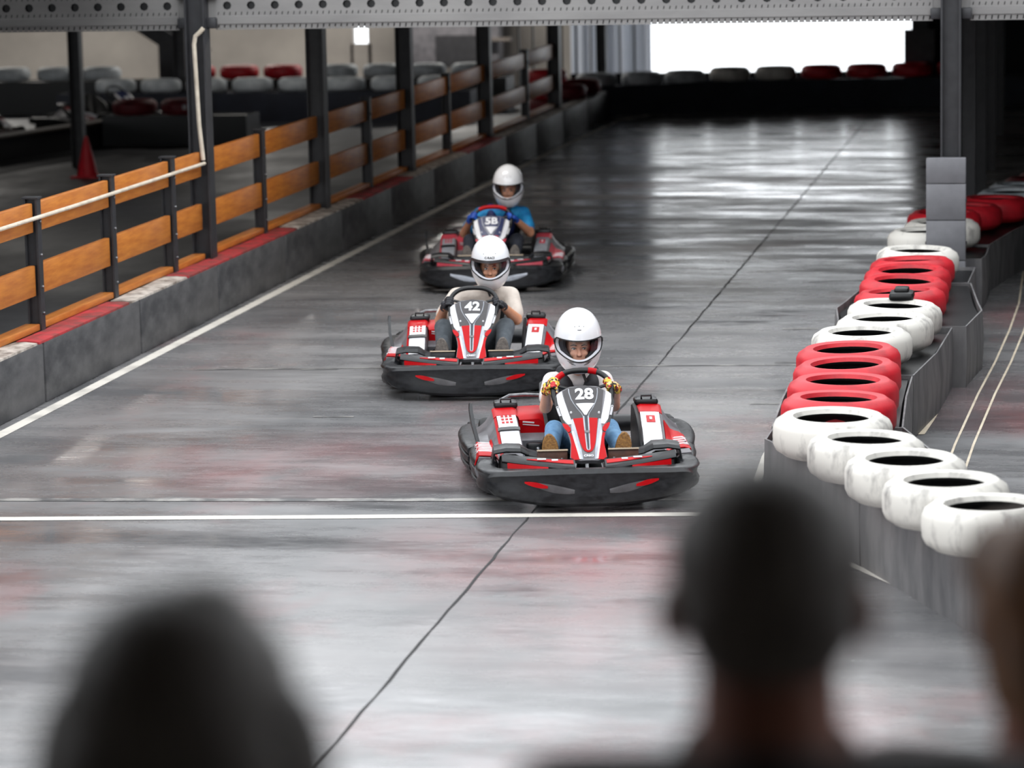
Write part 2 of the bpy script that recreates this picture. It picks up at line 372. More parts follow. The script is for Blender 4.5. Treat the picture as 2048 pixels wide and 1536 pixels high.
stripe('painted_line', [(-6.93,4),(-6.93,20),(-6.94,34),(-6.92,42),(-6.82,48),(-6.5,49)], 0.095, M_LINE, 'long white edge line painted along the foot of the left block wall')
stripe('painted_line', [(-6.9,16.52),(-4,16.83),(-1.5,17.12)], 0.10, M_LINE, 'bright white start line crossing the track just before the first kart')
stripe('painted_line', [(-6.9,17.13),(-4,17.33),(-1.9,17.52)], 0.085, M_LINED, 'faded grey-white line crossing the track beneath the front kart')
stripe('painted_line', [(-6.4,22.25),(-2.9,22.6),(-1.7,22.7)], 0.035, M_LINED, 'thin worn cross line under the middle kart')
stripe('painted_line', [(-1.80,19.1),(-1.80,18.9),(-1.76,17.6),(-1.55,16.7),(-1.10,15.86),(-0.68,15.13),(-0.25,14.3)], 0.05, M_LINE, 'white edge line curving round the foot of the right tyre barrier')
for dx, w, lb in ((-0.115,0.016,'left thin cream line edging the grey band on the right-hand lane'),(0.0,0.016,'right thin cream line edging the grey band on the right-hand lane')):
    stripe('painted_line', [(x+dx, y) for x, y in ((-0.57,18.4),(-0.54,19.39),(-0.45,21.4),(-0.365,22.9),(-0.29,24.6),(-0.24,26.2),(-0.23,29))], w, M_CREAM, lb)
cp = MB().add([(-0.98,19.7,0.004),(-0.86,19.75,0.004),(-0.82,20.3,0.004),(-0.79,20.9,0.004),(-0.83,21.2,0.004),(-0.89,21.5,0.004),(-0.93,20.6,0.004)], [(0,1,2,3,4,5,6)])
tag(part('paint_patch', cp, M_CREAM, None, 0), 'cream paint patch on the floor behind the white barrier tyres', 'floor marking')
# small faded tick marks on the track
for i, (x, y) in enumerate(((-5.6,22.3),(-5.0,20.2),(-2.2,24.6),(-2.1,22.8),(-2.1,20.9))):
    stripe('tick_mark', [(x,y),(x+0.28,y+0.02)], 0.05, M_LINED, ['short pale dash on the floor left of the middle kart','short pale dash on the floor below the middle kart','short pale dash on the floor beside the second red tyre run','short pale dash on the floor beside the white tyre run','short pale dash on the floor beside the first red tyre run'][i])

# left block wall: each block a piece of the wall
wl = struct('wall_left', MB().box((XW-0.2, 33.7, 0.03), (0.30, 33.0, 0.06)), M_CONC, 0)
yb = [16.0,18.33,20.69,23.02,25.3,27.65,29.95,32.3,34.6,37.0,39.3,41.6,43.9,46.2,48.4]
blk = MB().box((0,0,0), (0.36, 2.31, 0.43), None, 0.012).mesh('concrete_block')
blk.materials.append(M_CONC)
for a, b in zip(yb, yb[1:]):
    o = link('concrete_block', blk, None, wl); o.location = (XW-0.18+random.uniform(-0.006,0.006), (a+b)/2, 0.215); o.scale = (1, (b-a-0.035)/2.31, 1)
caps = [(16.0,20.55,'w'),(20.6,22.75,'r'),(22.8,24.35,'w'),(24.4,28.1,'r'),(28.15,30.9,'w'),(30.95,33.4,'r'),(33.45,36.6,'w'),(36.65,39.0,'r'),(39.05,46.3,'w')]
for a, b, c in caps:
    n = max(2, int((b-a)/0.3)); g = []
    for i in range(n+1):
        yy = lerp(a, b, i/n); e = random.uniform(-0.012,0.012); g.append([(XW-0.19+e*2, yy, 0.448), (XW-0.09, yy, 0.450+e*0.2), (XW-0.004, yy, 0.444)])
    part('painted_cap', MB().sheet(g, 0.016, (0,0,1)), M_CAPW if c == 'w' else M_CAPR, wl, 0)

# timber fence standing on the wall
fence = empty('timber_fence', (-7.27, 34.0, 0.43)); tag(fence, 'orange timber rail fence with charcoal steel posts on top of the left wall', 'fence')
XF = -7.27
posts = [19.35, 21.2, 22.98, 24.65, 27.62, 32.1, 36.45, 42.0]
pm = ibeam(MB(), 0, 0, 0, 0.97, 0.10, 0.09).box((0,0,0.972), (0.12,0.11,0.012)).mesh('post', 30); pm.materials.append(M_POST)
def fl(o, x, y, z): o.location = V((x, y, z))-V(fence.location)
for y in posts:
    o = link('post', pm, None, fence); fl(o, XF, y, 0.43)
    for zz in (0.14, 0.33, 0.56, 0.80):
        b = part('bolt', MB().cap((0.05,0,zz),(0.056,0,zz),0.010,0.010,8), M_STEEL, o)
sup = sorted(posts + COLY); sup = [17.4] + sup
bm_ = {}
for a, b in zip(sup, sup[1:]):
    ga = 0.05 if a not in COLY else 0.085; gb = 0.05 if b not in COLY else 0.085
    for nm, z0, z1, th in (('top_rail', 1.16, 1.37, 0.045), ('middle_rail', 0.70, 0.92, 0.045), ('bottom_plank', 0.452, 0.50, 0.11)):
        mb = MB().box((0,0,0), (th, b-a-ga-gb, z1-z0), None, 0.006)
        o = part(nm, mb, M_WOOD, fence); fl(o, XF+random.uniform(-0.004,0.004)-(0.02 if nm == 'bottom_plank' else 0), (a+ga+b-gb)/2, (z0+z1)/2+random.uniform(-0.004,0.004))
# pale conduit along the near top rail and up the first column
cd = MB().tube([(XF+0.062, 17.4, 1.262),(XF+0.064, 19.3, 1.27),(XF+0.062, 22.0, 1.264),(XF+0.064, 24.6, 1.27),(XF+0.075, 25.50, 1.275)], 0.015, 8)
tag(part('cable_conduit', cd, M_PIPE), 'thin pale cable pipe fixed along the near top fence rail', 'pipe')
cv = MB().tube([(XF+0.055, 25.535, 1.30),(XF+0.03, 25.535, 1.6),(XF+0.02, 25.53, 2.0),(XF+0.012, 25.53, 2.28),(XF+0.025, 25.53, 2.35),(XF+0.07, 25.52, 2.385),(XF+0.10,25.53,2.42)], 0.019, 8)
tag(part('cable_conduit', cv, M_PIPE), 'cream pipe running up the first left column to the beam', 'pipe')

# columns
cm = ibeam(MB(), 0, 0, 0, 2.59, 0.175, 0.17, 0.016, 0.014).mesh('steel_column', 30); cm.materials.append(M_POST)
names = ['first','second','third','fourth','fifth']
for i, y in enumerate(COLY):
    o = link('steel_column', cm, None); o.location = (XF+0.01, y, 0.43)
    tag(o, f'dark steel roof column in the left fence line, {names[i]} from the camera', 'column', 'left row of roof columns')
cm2 = ibeam(MB(), 0, 0, 0, 3.02, 0.165, 0.18, 0.016, 0.014).mesh('steel_column', 30); cm2.materials.append(M_POST)
for i, y in enumerate(COLY):
    o = link('steel_column', cm2, None); o.location = (-0.905, y, 0)
    tag(o, ['dark steel roof column rising from the grey foam pad','dark column directly behind the padded right column','third dark column in the right-hand row','fourth dark column in the right-hand row','farthest dark column in the right-hand row'][i], 'column', 'right row of roof columns')
pad = empty('column_pad', (-0.935, 25.42, 0)); tag(pad, 'grey foam pad strapped round the foot of the right column', 'pad')
for i, (z0, z1) in enumerate(((0.0,0.46),(0.46,0.79),(0.79,1.09),(1.09,1.30))):
    part('pad_section', MB().box((0,0,(z0+z1)/2), (0.32,0.10,z1-z0-0.004), None, 0.007), M_PAD, pad)
for z in (0.6, 0.95): part('strap', MB().box((0,0.02,z),(0.335,0.08,0.02)), M_BLK2, pad)
# perforated beam between the columns
beam = empty('perforated_beam', (-7.3, YB+0.1, 2.40)); tag(beam, 'grey perforated steel beam spanning the hall above the track', 'beam')
def beam_plate(x0, x1):
    mb = MB(); y = YB+0.055
    H0, H1, HS, HT, HB = 2.395, 2.445, 2.510, 2.70, 2.95        # bottom, slot strip top, ledge top, hole row top, top
    def slots(za, zb, pitch, sw, sh, sl=0.0):
        n = max(1, int((x1-x0)/pitch)); p = (x1-x0)/n
        for i in range(n):
            a = x0+i*p; c = a+p/2; zc = (za+zb)/2
            o = [(a,y,za),(a+p,y,za),(a+p,y,zb),(a,y,zb)]; q = [(c-sw/2-sl,y,zc-sh/2),(c+sw/2-sl,y,zc-sh/2),(c+sw/2+sl,y,zc+sh/2),(c-sw/2+sl,y,zc+sh/2)]
            mb.add(o+q, [(0,1,5,4),(1,2,6,5),(2,3,7,6),(3,0,4,7)])
    def quad(za, zb, ya=y, yb_=y): mb.add([(x0,ya,za),(x1,ya,za),(x1,yb_,zb),(x0,yb_,zb)], [(0,1,2,3)])
    slots(H0, H1, 0.0505, 0.010, 0.034, 0.003)
    quad(H1, H1, y-0.012, y); quad(H1, HS, y-0.012, y-0.012); quad(HS, HS+0.001, y-0.012, y)
    slots(HS, 2.555, 0.0505, 0.008, 0.026, 0.003)
    n = max(1, int((x1-x0)/0.205)); p = (x1-x0)/n
    za, zb = 2.555, 2.645
    for i in range(n):
        a = x0+i*p; c = a+p/2; zc = (za+zb)/2; rx, rz = 0.037, 0.036
        o = [(a,y,za),(c,y,za),(a+p,y,za),(a+p,y,zc),(a+p,y,zb),(c,y,zb),(a,y,zb),(a,y,zc)]
        q = [(c+rx*math.cos(t),y,zc+rz*math.sin(t)) for t in [math.radians(225+45*k) for k in range(8)]]
        mb.add(o+q, [(k,(k+1)%8,8+(k+1)%8,8+k) for k in range(8)])
    slots(2.645, 2.70, 0.0505, 0.008, 0.026, 0.003); quad(2.70, HB)
    return mb
for x0, x1 in ((-30, XF-0.16), (XF+0.16, -0.905-0.15), (-0.905+0.15, 6.0)):
    o = part('perforated_plate', beam_plate(x0, x1), M_BEAM, beam, 0); o.location = -V(beam.location)
    o = part('beam_core', MB().box(((x0+x1)/2, YB+0.16, 2.68), (x1-x0, 0.14, 0.54)), M_BLK2, beam, 0); o.location = -V(beam.location)
for cxx in (XF+0.01, -0.905):
    for s in (-1, 1):
        o = part('bracket', MB().box((cxx+s*0.125, YB+0.03, 2.455), (0.085, 0.10, 0.09), None, 0.008).box((cxx+s*0.125, YB+0.03, 2.67), (0.085,0.10,0.03)), M_POST, beam); o.location = -V(beam.location)
        o = part('joint_plate', MB().box((cxx+s*0.12, YB+0.075, 2.60), (0.10, 0.03, 0.22)), M_BEAM, beam); o.location = -V(beam.location)

# ================================================================== TYRES
def tyre_mesh(R, r, T, name='tyre', fl=0):
    h = T/2; prof = [(r, -h*0.75),(r+0.012,-h*0.98),((R+r)/2,-h*1.04),(R-0.05,-h*0.96),(R-0.015,-h*0.75),(R,-h*0.45),(R+0.002,0),(R,h*0.45),(R-0.015,h*0.75),(R-0.05,h*0.96),((R+r)/2,h*1.04),(r+0.012,h*0.98),(r,h*0.75),(r+0.012,h*0.6),(R-0.06,h*0.5),(R-0.03,0),(R-0.06,-h*0.5),(r+0.012,-h*0.6)]
    me = MB().lathe(prof, 40, closed=True).mesh(name, 50); n = len(prof)
    for i, p in enumerate(me.polygons): p.material_index = 1 if i % n >= 12 else 0
    return me
TM = {}
for key, m in (('w', M_TYW), ('r', M_TYR), ('g', M_TYG), ('d', M_TYD), ('k', M_RUB)):
    me = tyre_mesh(0.325, 0.205, 0.21); me.materials.append(m); me.materials.append(M_RUB); TM[key] = me
def tyre(key, x, y, z, label, group, rot=0.0, tilt=(0,0)):
    o = link('tyre', TM[key], None); o.location = (x, y, z); o.rotation_euler = (tilt[0], tilt[1], rot or random.choice((0,PI/2,PI,-PI/2)))
    return tag(o, label, 'tyre', group)
ORD = ['first','second','third','fourth','fifth','sixth','seventh','eighth']
ZT = 0.535
G1 = 'tyres on the right barrier'
near = [(-0.33,14.30,'white barrier tyre partly hidden by the light-haired spectator'),(-0.545,14.87,'worn white barrier tyre second from the light-haired spectator'),(-0.765,15.44,'worn white barrier tyre in the middle of the near white run'),(-1.0,16.02,'chipped white barrier tyre directly below the corner tyre'),(-1.225,16.70,'clean white corner tyre of the right barrier, just before the first red run')]
for x, y, lb in near:
    o = tyre('w', x, y, ZT-0.005, lb, G1, tilt=(random.uniform(-0.03,0.03), random.uniform(-0.02,0.02)))
    if y < 16.5: o.scale = (0.945, 0.945, 1.0)
path = [(-1.235,17.30,'r'),(-1.255,17.94,'r'),(-1.275,18.58,'r'),(-1.31,19.22,'r'),(-1.275,19.98,'w'),(-1.165,20.65,'w'),(-1.135,21.32,'w'),(-1.135,22.05,'r'),(-1.14,22.69,'r'),(-1.145,23.33,'r'),(-1.14,23.97,'r'),(-1.13,24.64,'w'),(-1.12,26.05,'w'),(-1.02,26.75,'w'),(-1.03,27.55,'r'),(-0.86,28.2,'r'),(-0.62,28.85,'r'),(-0.48,29.5,'w'),(-0.38,30.15,'w'),(-0.25,30.8,'r'),(-0.12,31.45,'r'),(-0.02,32.1,'r')]
runs = {}; runno = 0; last = None
runname = {1:'first red run on the right barrier',2:'second white run on the right barrier',3:'second red run on the right barrier',4:'white run round the padded column',5:'shaded red run behind the padded column',6:'far pale run beside the right columns',7:'farthest red run of the right barrier'}
for x, y, k in path:
    if k != last: runno += 1; idx = 0; last = k
    else: idx += 1
    tyre(k if runno < 6 else {'w':'g','r':'d'}[k], x, y, ZT, f'{"red" if k=="r" else "white"} tyre, {ORD[idx]} from the camera in the {runname[runno]}', G1, tilt=(random.uniform(-0.05,0.05) if runno in (1,3) else random.uniform(-0.02,0.02), random.uniform(-0.03,0.03)))  # far runs get duller copies, the roof's shade put into their colour
# rubber belt wrapped barrier body under the tyres
def belt_block(name, outline, h, label, material=M_BELT):
    root = empty(name, (outline[0][0], outline[0][1], 0)); tag(root, label, 'barrier'); o0 = V(root.location)
    n = len(outline)
    core = MB().loft([[V((x,y,z))-o0 for x,y in outline] for z in (0.0, h-0.03)]); part('filling', core, M_BLK2, root, 0)
    P = [V((x,y,0)) for x,y in outline]; g = []
    for i in range(n+1):
        p = P[i%n]; t = (P[(i+1)%n]-P[i-1]).normalized(); nn = V((t.y,-t.x,0)); w = random.uniform(-0.012,0.012)
        c = sum(P, V())/n
        if nn.dot(p-c) < 0: nn = -nn
        g.append([p-o0+nn*(0.02+w*0.4), p-o0+nn*(0.03+w)+V((0,0,h*0.5)), p-o0+nn*(0.022-w*0.4)+V((0,0,h+random.uniform(-0.012,0.012)))])
    part('rubber_belt', MB().sheet(g, -0.012), material, root, 35)
    return root
def band(cl, hw):
    P = [V((a,b,0)) for a,b in cl]; L, Rr = [], []
    for i, p in enumerate(P):
        t = (P[min(i+1,len(P)-1)]-P[max(i-1,0)]).normalized(); n = V((-t.y,t.x,0)); w = hw[i] if isinstance(hw, list) else hw
        L.append((p.x+n.x*w, p.y+n.y*w)); Rr.append((p.x-n.x*w, p.y-n.y*w))
    return L + Rr[::-1]
belt_block('tyre_barrier', [(0.02,13.40),(-0.30,14.18),(-0.68,15.06),(-0.98,15.75),(-0.44,15.85),(-0.18,15.3),(0.12,14.6),(0.5,13.7)], 0.42, 'grey rubber belt block under the nearest white tyres')
belt_block('tyre_barrier', [(-1.00,15.80),(-1.30,16.45),(-1.585,17.08),(-1.61,17.20),(-1.61,17.50),(-0.90,17.50),(-0.72,16.8),(-0.46,15.9)], 0.42, 'grey rubber belt block under the white corner tyre')
belt_block('tyre_barrier', band([(-1.26,17.54),(-1.29,18.6),(-1.30,19.55)], 0.345), 0.42, 'grey rubber belt block under the first red tyre run')
belt_block('tyre_barrier', band([(-1.29,19.6),(-1.18,20.6),(-1.12,21.66)], [0.345,0.34,0.34]), 0.42, 'grey rubber belt block under the second white tyre run')
belt_block('tyre_barrier', band([(-1.10,21.72),(-1.10,22.6),(-1.10,23.0),(-1.10,24.2)], [0.42,0.50,0.46,0.38]), 0.43, 'wide grey rubber belt block under the second red tyre run')
belt_block('tyre_barrier', band([(-1.10,24.25),(-1.08,25.3)], 0.36), 0.42, 'grey rubber belt block just before the padded column', M_BELT)
belt_block('tyre_barrier', band([(-1.03,25.85),(-1.02,26.2),(-1.0,27.0)], 0.36), 0.42, 'grey rubber belt block just behind the padded column', M_BELT)
belt_block('tyre_barrier', band([(-1.0,27.05),(-0.82,28.2),(-0.55,29.2),(-0.3,30.4),(0.0,32.4)], 0.36), 0.42, 'shaded rubber belt block beyond the padded column', M_BELT)
tag(part('rubber_clip', MB().box((-1.10,21.62,0.66),(0.17,0.22,0.06),None,0.02).box((-1.10,21.62,0.70),(0.10,0.14,0.04),None,0.015), M_BLK2), 'small black rubber block lying on a white barrier tyre', 'rubber block')

# far end barrier with its row of tyres
belt_block('end_barrier', [(-7.3,48.85),(-5.4,49.7),(-2.0,50.5),(-0.4,50.7),(-0.4,51.4),(-2.0,51.2),(-5.4,50.4),(-7.3,49.6)], 0.48, 'dark navy barrier closing the far end of the track', M_NAVYB)
endt = [(-7.35,49.15,'g'),(-6.66,49.45,'g'),(-6.0,49.75,'g'),(-5.30,50.0,'w'),(-4.58,50.2,'w'),(-3.86,50.42,'r'),(-3.14,50.6,'r'),(-2.42,50.75,'r'),(-1.70,50.9,'r')]
for i, (x, y, k) in enumerate(endt):
    tyre({'w':'w','g':'g','r':'r'}[k], x, y, 0.585+(0.0 if i > 2 else -0.03), ['leftmost pale tyre on the far end barrier','second pale tyre from the left on the far end barrier','third pale tyre from the left on the far end barrier','fourth pale tyre on the far end barrier, against the bright opening','fifth pale tyre on the far end barrier, next to the red ones','leftmost red tyre on the far end barrier','second red tyre from the left on the far end barrier','third red tyre on the far end barrier, beside the right column','last red tyre on the far end barrier, behind the right column'][i], 'tyres on the far end barrier')
for x, y, z, lb in ((-7.75,46.9,0.11,'bottom'),(-7.75,46.9,0.32,'second'),(-7.75,46.9,0.53,'third'),(-7.8,47.0,0.74,'top')):
    tyre('r' if lb in ('top','third') else 'd', x, y, z, f'red tyre, {lb} of the stack at the far end of the fence', 'stack of red tyres at the fence end')
for i, (x, y, z) in enumerate(((-7.45,46.3,0.555),(-7.42,47.6,0.555))):
    tyre('d', x+0.05, y, z, ['dark red tyre on the wall end in front of the red stack','dark red tyre on the wall end beyond the red stack'][i], 'dark tyres on the wall end')

# strip curtain and slim column at the far opening
cg = [[(x, 53.2+0.06*math.sin(x*14)+0.03*math.sin(x*31), z) for x in [lerp(-8.4,-7.0,k/60) for k in range(61)]] for z in (0.02,0.9,1.8,2.7)]
tag(part('strip_curtain', MB().sheet(cg, 0.01), M_CURT), 'white folded strip curtain at the left of the bright opening', 'curtain')
tag(part('steel_column', ibeam(MB(), -7.62, 51.6, 0, 3.02, 0.16, 0.16), M_POST), 'slim dark column left of the bright far opening', 'column')
tag(part('steel_column', ibeam(MB(), -2.33, 51.6, 0, 3.02, 0.26, 0.2).box((-2.33,51.5,0.75),(0.5,0.2,0.9)), M_POST), 'dark column with a wide foot right of the bright far opening', 'column')
rg = empty('railing', (-9.0, 52.6, 0)); tag(rg, 'dark upright railing outside behind the fence end', 'railing')
for k in range(9): part('bar', MB().box((0.25*k-0.2,0,0.8),(0.03,0.03,1.6)), M_POST, rg)
part('handrail', MB().box((0.8,0,1.6),(2.4,0.05,0.05)), M_POST, rg)

# ------------------------------------------------------------------ left hall behind the fence
belt_block('hall_barrier', [(-16.0,48.1),(-9.2,48.1),(-9.2,48.75),(-16.0,48.75)], 0.47, 'navy barrier in the left hall under the pale tyre row', M_NAVYB)
for i in range(8):
    x = -15.1+i*0.76
    tyre('g', x, 48.42, 0.575, f'pale tyre on the navy hall barrier, {ORD[i]} from the left', 'pale tyres on the hall barrier')
belt_block('hall_barrier', [(-19.6,50.2),(-9.0,50.2),(-9.0,50.9),(-19.6,50.9)], 0.56, 'black rear barrier in the left hall below the back tyre row', M_BLK2)
xs = [-18.6,-17.6,-16.8,-16.0,-14.35,-13.6,-12.85,-11.9,-11.15,-10.4,-9.65]; ks = 'dgggrrrgggg'
lbs = ['dark red tyre at the far left of the rear hall row','first grey tyre of the rear hall row','second grey tyre of the rear hall row','third grey tyre of the rear hall row, left of the dark stair','first red tyre right of the conduit column in the rear hall row','second red tyre right of the conduit column in the rear hall row','third red tyre right of the conduit column in the rear hall row','pale tyre right of the second fence column in the rear hall row','second pale tyre right of the second fence column in the rear hall row','third pale tyre right of the second fence column in the rear hall row','rightmost pale tyre of the rear hall row']
for x, k, lb in zip(xs, ks, lbs): tyre(k, x, 50.55, 0.665, lb, 'tyres of the rear hall row')
# dark red tyres near the cone
belt_block('hall_barrier', [(-13.75,43.4),(-11.6,43.4),(-11.6,44.1),(-13.75,44.1)], 0.44, 'black low barrier behind the red cone', M_BLK2)
for x, lb in ((-13.35,'dark red tyre left of two behind the red cone'),(-12.62,'dark red tyre right of two behind the red cone, against the conduit column')):
    tyre('d', x, 43.7, 0.55, lb, 'dark red tyres behind the cone')
tag(part('paper_tag', MB().sheet([[(-12.54,43.375,0.60),(-12.36,43.485,0.59)],[(-12.54,43.375,0.53),(-12.36,43.485,0.52)]], 0.004), M_WHT), 'small white tag on the dark red tyre by the conduit column', 'tag')
# cone
cn = empty('traffic_cone', (-12.4,38.4,0)); tag(cn, 'red traffic cone on the dark hall floor behind the fence', 'traffic cone')
part('cone_body', MB().lathe([(0.15,0.03),(0.135,0.05),(0.03,0.50),(0.022,0.53),(0,0.535)], 20), M_CONE, cn)
part('cone_base', MB().box((0,0,0.015),(0.36,0.36,0.03),None,0.01), M_CONE, cn)
# pit wall, stair, columns
pw = empty('pit_wall', (-14.5,40.8,0), math.radians(78.1)); tag(pw, 'low dark pit wall with pale top at the far left', 'wall')
part('wall_body', MB().box((0,0,0.165),(7.7,0.22,0.33)), M_WALLD, pw, 0)
part('wall_top', MB().box((0,0,0.345),(7.7,0.30,0.03)), M_TABLE, pw, 0)
st = empty('staircase', (-16.1,53.5,0)); tag(st, 'dark steel staircase against the pale wall of the left hall', 'staircase')
for s in (-0.4,0.4): part('stringer', MB().box((-0.5,s,1.75),(3.6,0.06,0.30),(0,math.radians(33),0)), M_POST, st)
for k in range(9): part('step', MB().box((-1.7+0.32*k,0,2.55-0.208*k),(0.28,0.8,0.04)), M_POST, st)
part('support', MB().box((0.45,0,1.5),(0.35,0.3,3.0)), M_POST, st)
for i, (x, y, w) in enumerate(((-13.02,40.0,0.16),(-14.15,48.95,0.2),(-11.25,55.5,0.16))):
    tag(part('steel_column', ibeam(MB(), x, y, 0, 3.02, w, w), M_POST), ['dark roof column at the far left, above the red cone','thick dark roof column in the left hall beside the stair','dark roof column in the left hall near the bright narrow window'][i], 'column')
cab = empty('cabinet', (-11.0,55.3,0)); tag(cab, 'grey cabinet with dark lower doors beside the bright narrow window', 'cabinet')
part('body', MB().box((0.1,0.3,1.1),(1.7,0.5,1.3),None,0.02), M_GREY, cab); part('door', MB().box((0.3,0.02,0.75),(1.0,0.04,0.55)), M_POST, cab)
part('shelf', MB().box((0.95,0.0,0.95),(0.5,0.3,0.05)), M_TABLE, cab)
# unseen fill lamps added under the roof to brighten the hall
def fill_lamp(x, y, e, label):
    t = empty('added_fill_lamp', (x,y,3.0)); tag(t, label, 'lamp', 'added hall fill lamps')
    part('housing', MB().box((0,0,-0.03),(1.5,0.22,0.06),None,0.01), M_WHT, t)
    l = bpy.data.lights.new('tube', 'AREA'); l.shape = 'RECTANGLE'; l.size = 1.4; l.size_y = 0.16; l.energy = e; l.color = (1.0,0.96,0.9)
    lo = bpy.data.objects.new('tube', l); COL.objects.link(lo); lo.parent = t; lo.location = (0,0,-0.07)
for i, (x, y) in enumerate(((-19,53.5),(-14.2,53.5),(-10.5,53.5),(-12,46),(-17,46),(-5.6,26.9),(-4,36),(-11,34))):
    fill_lamp(x, y, 50 if i < 3 else (16 if i == 5 else 9), f'added unseen fill lamp under the dark roof, {ORD[i]} in the hall')

# ------------------------------------------------------------------ spectator stand (out of frame, carries the onlookers); walls and roof added for shade
stand = MB().box((0,0.7,0.55),(9,7.0,1.10)); struct('floor_stand', stand, M_PLAT, 0)
struct('wall_stand_blocker', MB().box((0,-2.9,2.7),(9,0.2,5.4)).box((-4.6,0.2,2.7),(0.2,6.0,5.4)).box((4.6,0.2,2.7),(0.2,6.0,5.4)), M_PLAT, 0)
struct('ceiling_stand_blocker', MB().box((0,1.2,5.2),(9.4,8.2,0.2)), M_PLAT, 0)
#KARTS

# ================================================================== KARTS  (local frame: x to the image right, forward = -y, origin on the floor)
KM = {}
def kp(key, build, name, material, parent, ang=40):
    # part whose mesh is shared between the karts
    k = (key, material.name)
    if k not in KM:
        m = build().mesh(name, ang); m.materials.append(material); KM[k] = m
    return link(name, KM[k], None, parent)
# nose panel surface
NB, NT = V((0,-0.845,0.262)), V((0,-0.42,0.625))
NL = (NT-NB).length; NUP = (NT-NB).normalized(); NN = V((0,-NUP.z,NUP.y))
def nmap(u, w, off=0.0):
    b = 0.030*max(0.0, 1-(u/0.17)**2)
    return NB+(NT-NB)*w+V((u,0,0))+NN*(b-0.03+off)
def PXY(x, y): return ((x-650)/2688.0, (1360-y)/1150.0)
def wrows(rows):
    # rows given as (pixel y, left px, right px) of the studied nose drawing -> (w, ul, ur)
    out = []
    for y, a, b in rows: out.append((PXY(0,y)[1], PXY(a,0)[0], PXY(b,0)[0]))
    return sorted(out)
def wsheet(rows, off, th=0.004, nu=6, sub=3, mirror=False):
    rr = wrows(rows); g = []
    for i in range(len(rr)-1):
        for k in range(sub):
            t = k/sub; g.append(tuple(lerp(rr[i][j], rr[i+1][j], t) for j in range(3)))
    g.append(rr[-1])
    grid = [[nmap(lerp(a,b,j/nu), w, off) for j in range(nu+1)] for w, a, b in g]
    if mirror: grid = [[V((-p.x,p.y,p.z)) for p in r[::-1]] for r in grid]
    return MB().sheet(grid, th)
def mtext(mp, txt, size, u0, w0, off, scale_x=1.0, bold=0.0):
    vs, fs = text_verts(txt, size, bold)
    mb = MB(); mb.add([mp(u0+x*scale_x, w0+y, off+z) for x, y, z in vs], fs); return mb
SIL = [(205,430,850),(225,370,905),(260,260,985),(300,215,1045),(380,190,1062),(500,205,1060),(620,235,1035),(700,262,1018),(760,280,1005),(830,310,965),(890,345,930),(920,350,925),(1000,372,908),(1100,385,905),(1200,372,922),(1300,362,935),(1335,420,880),(1360,520,790)]
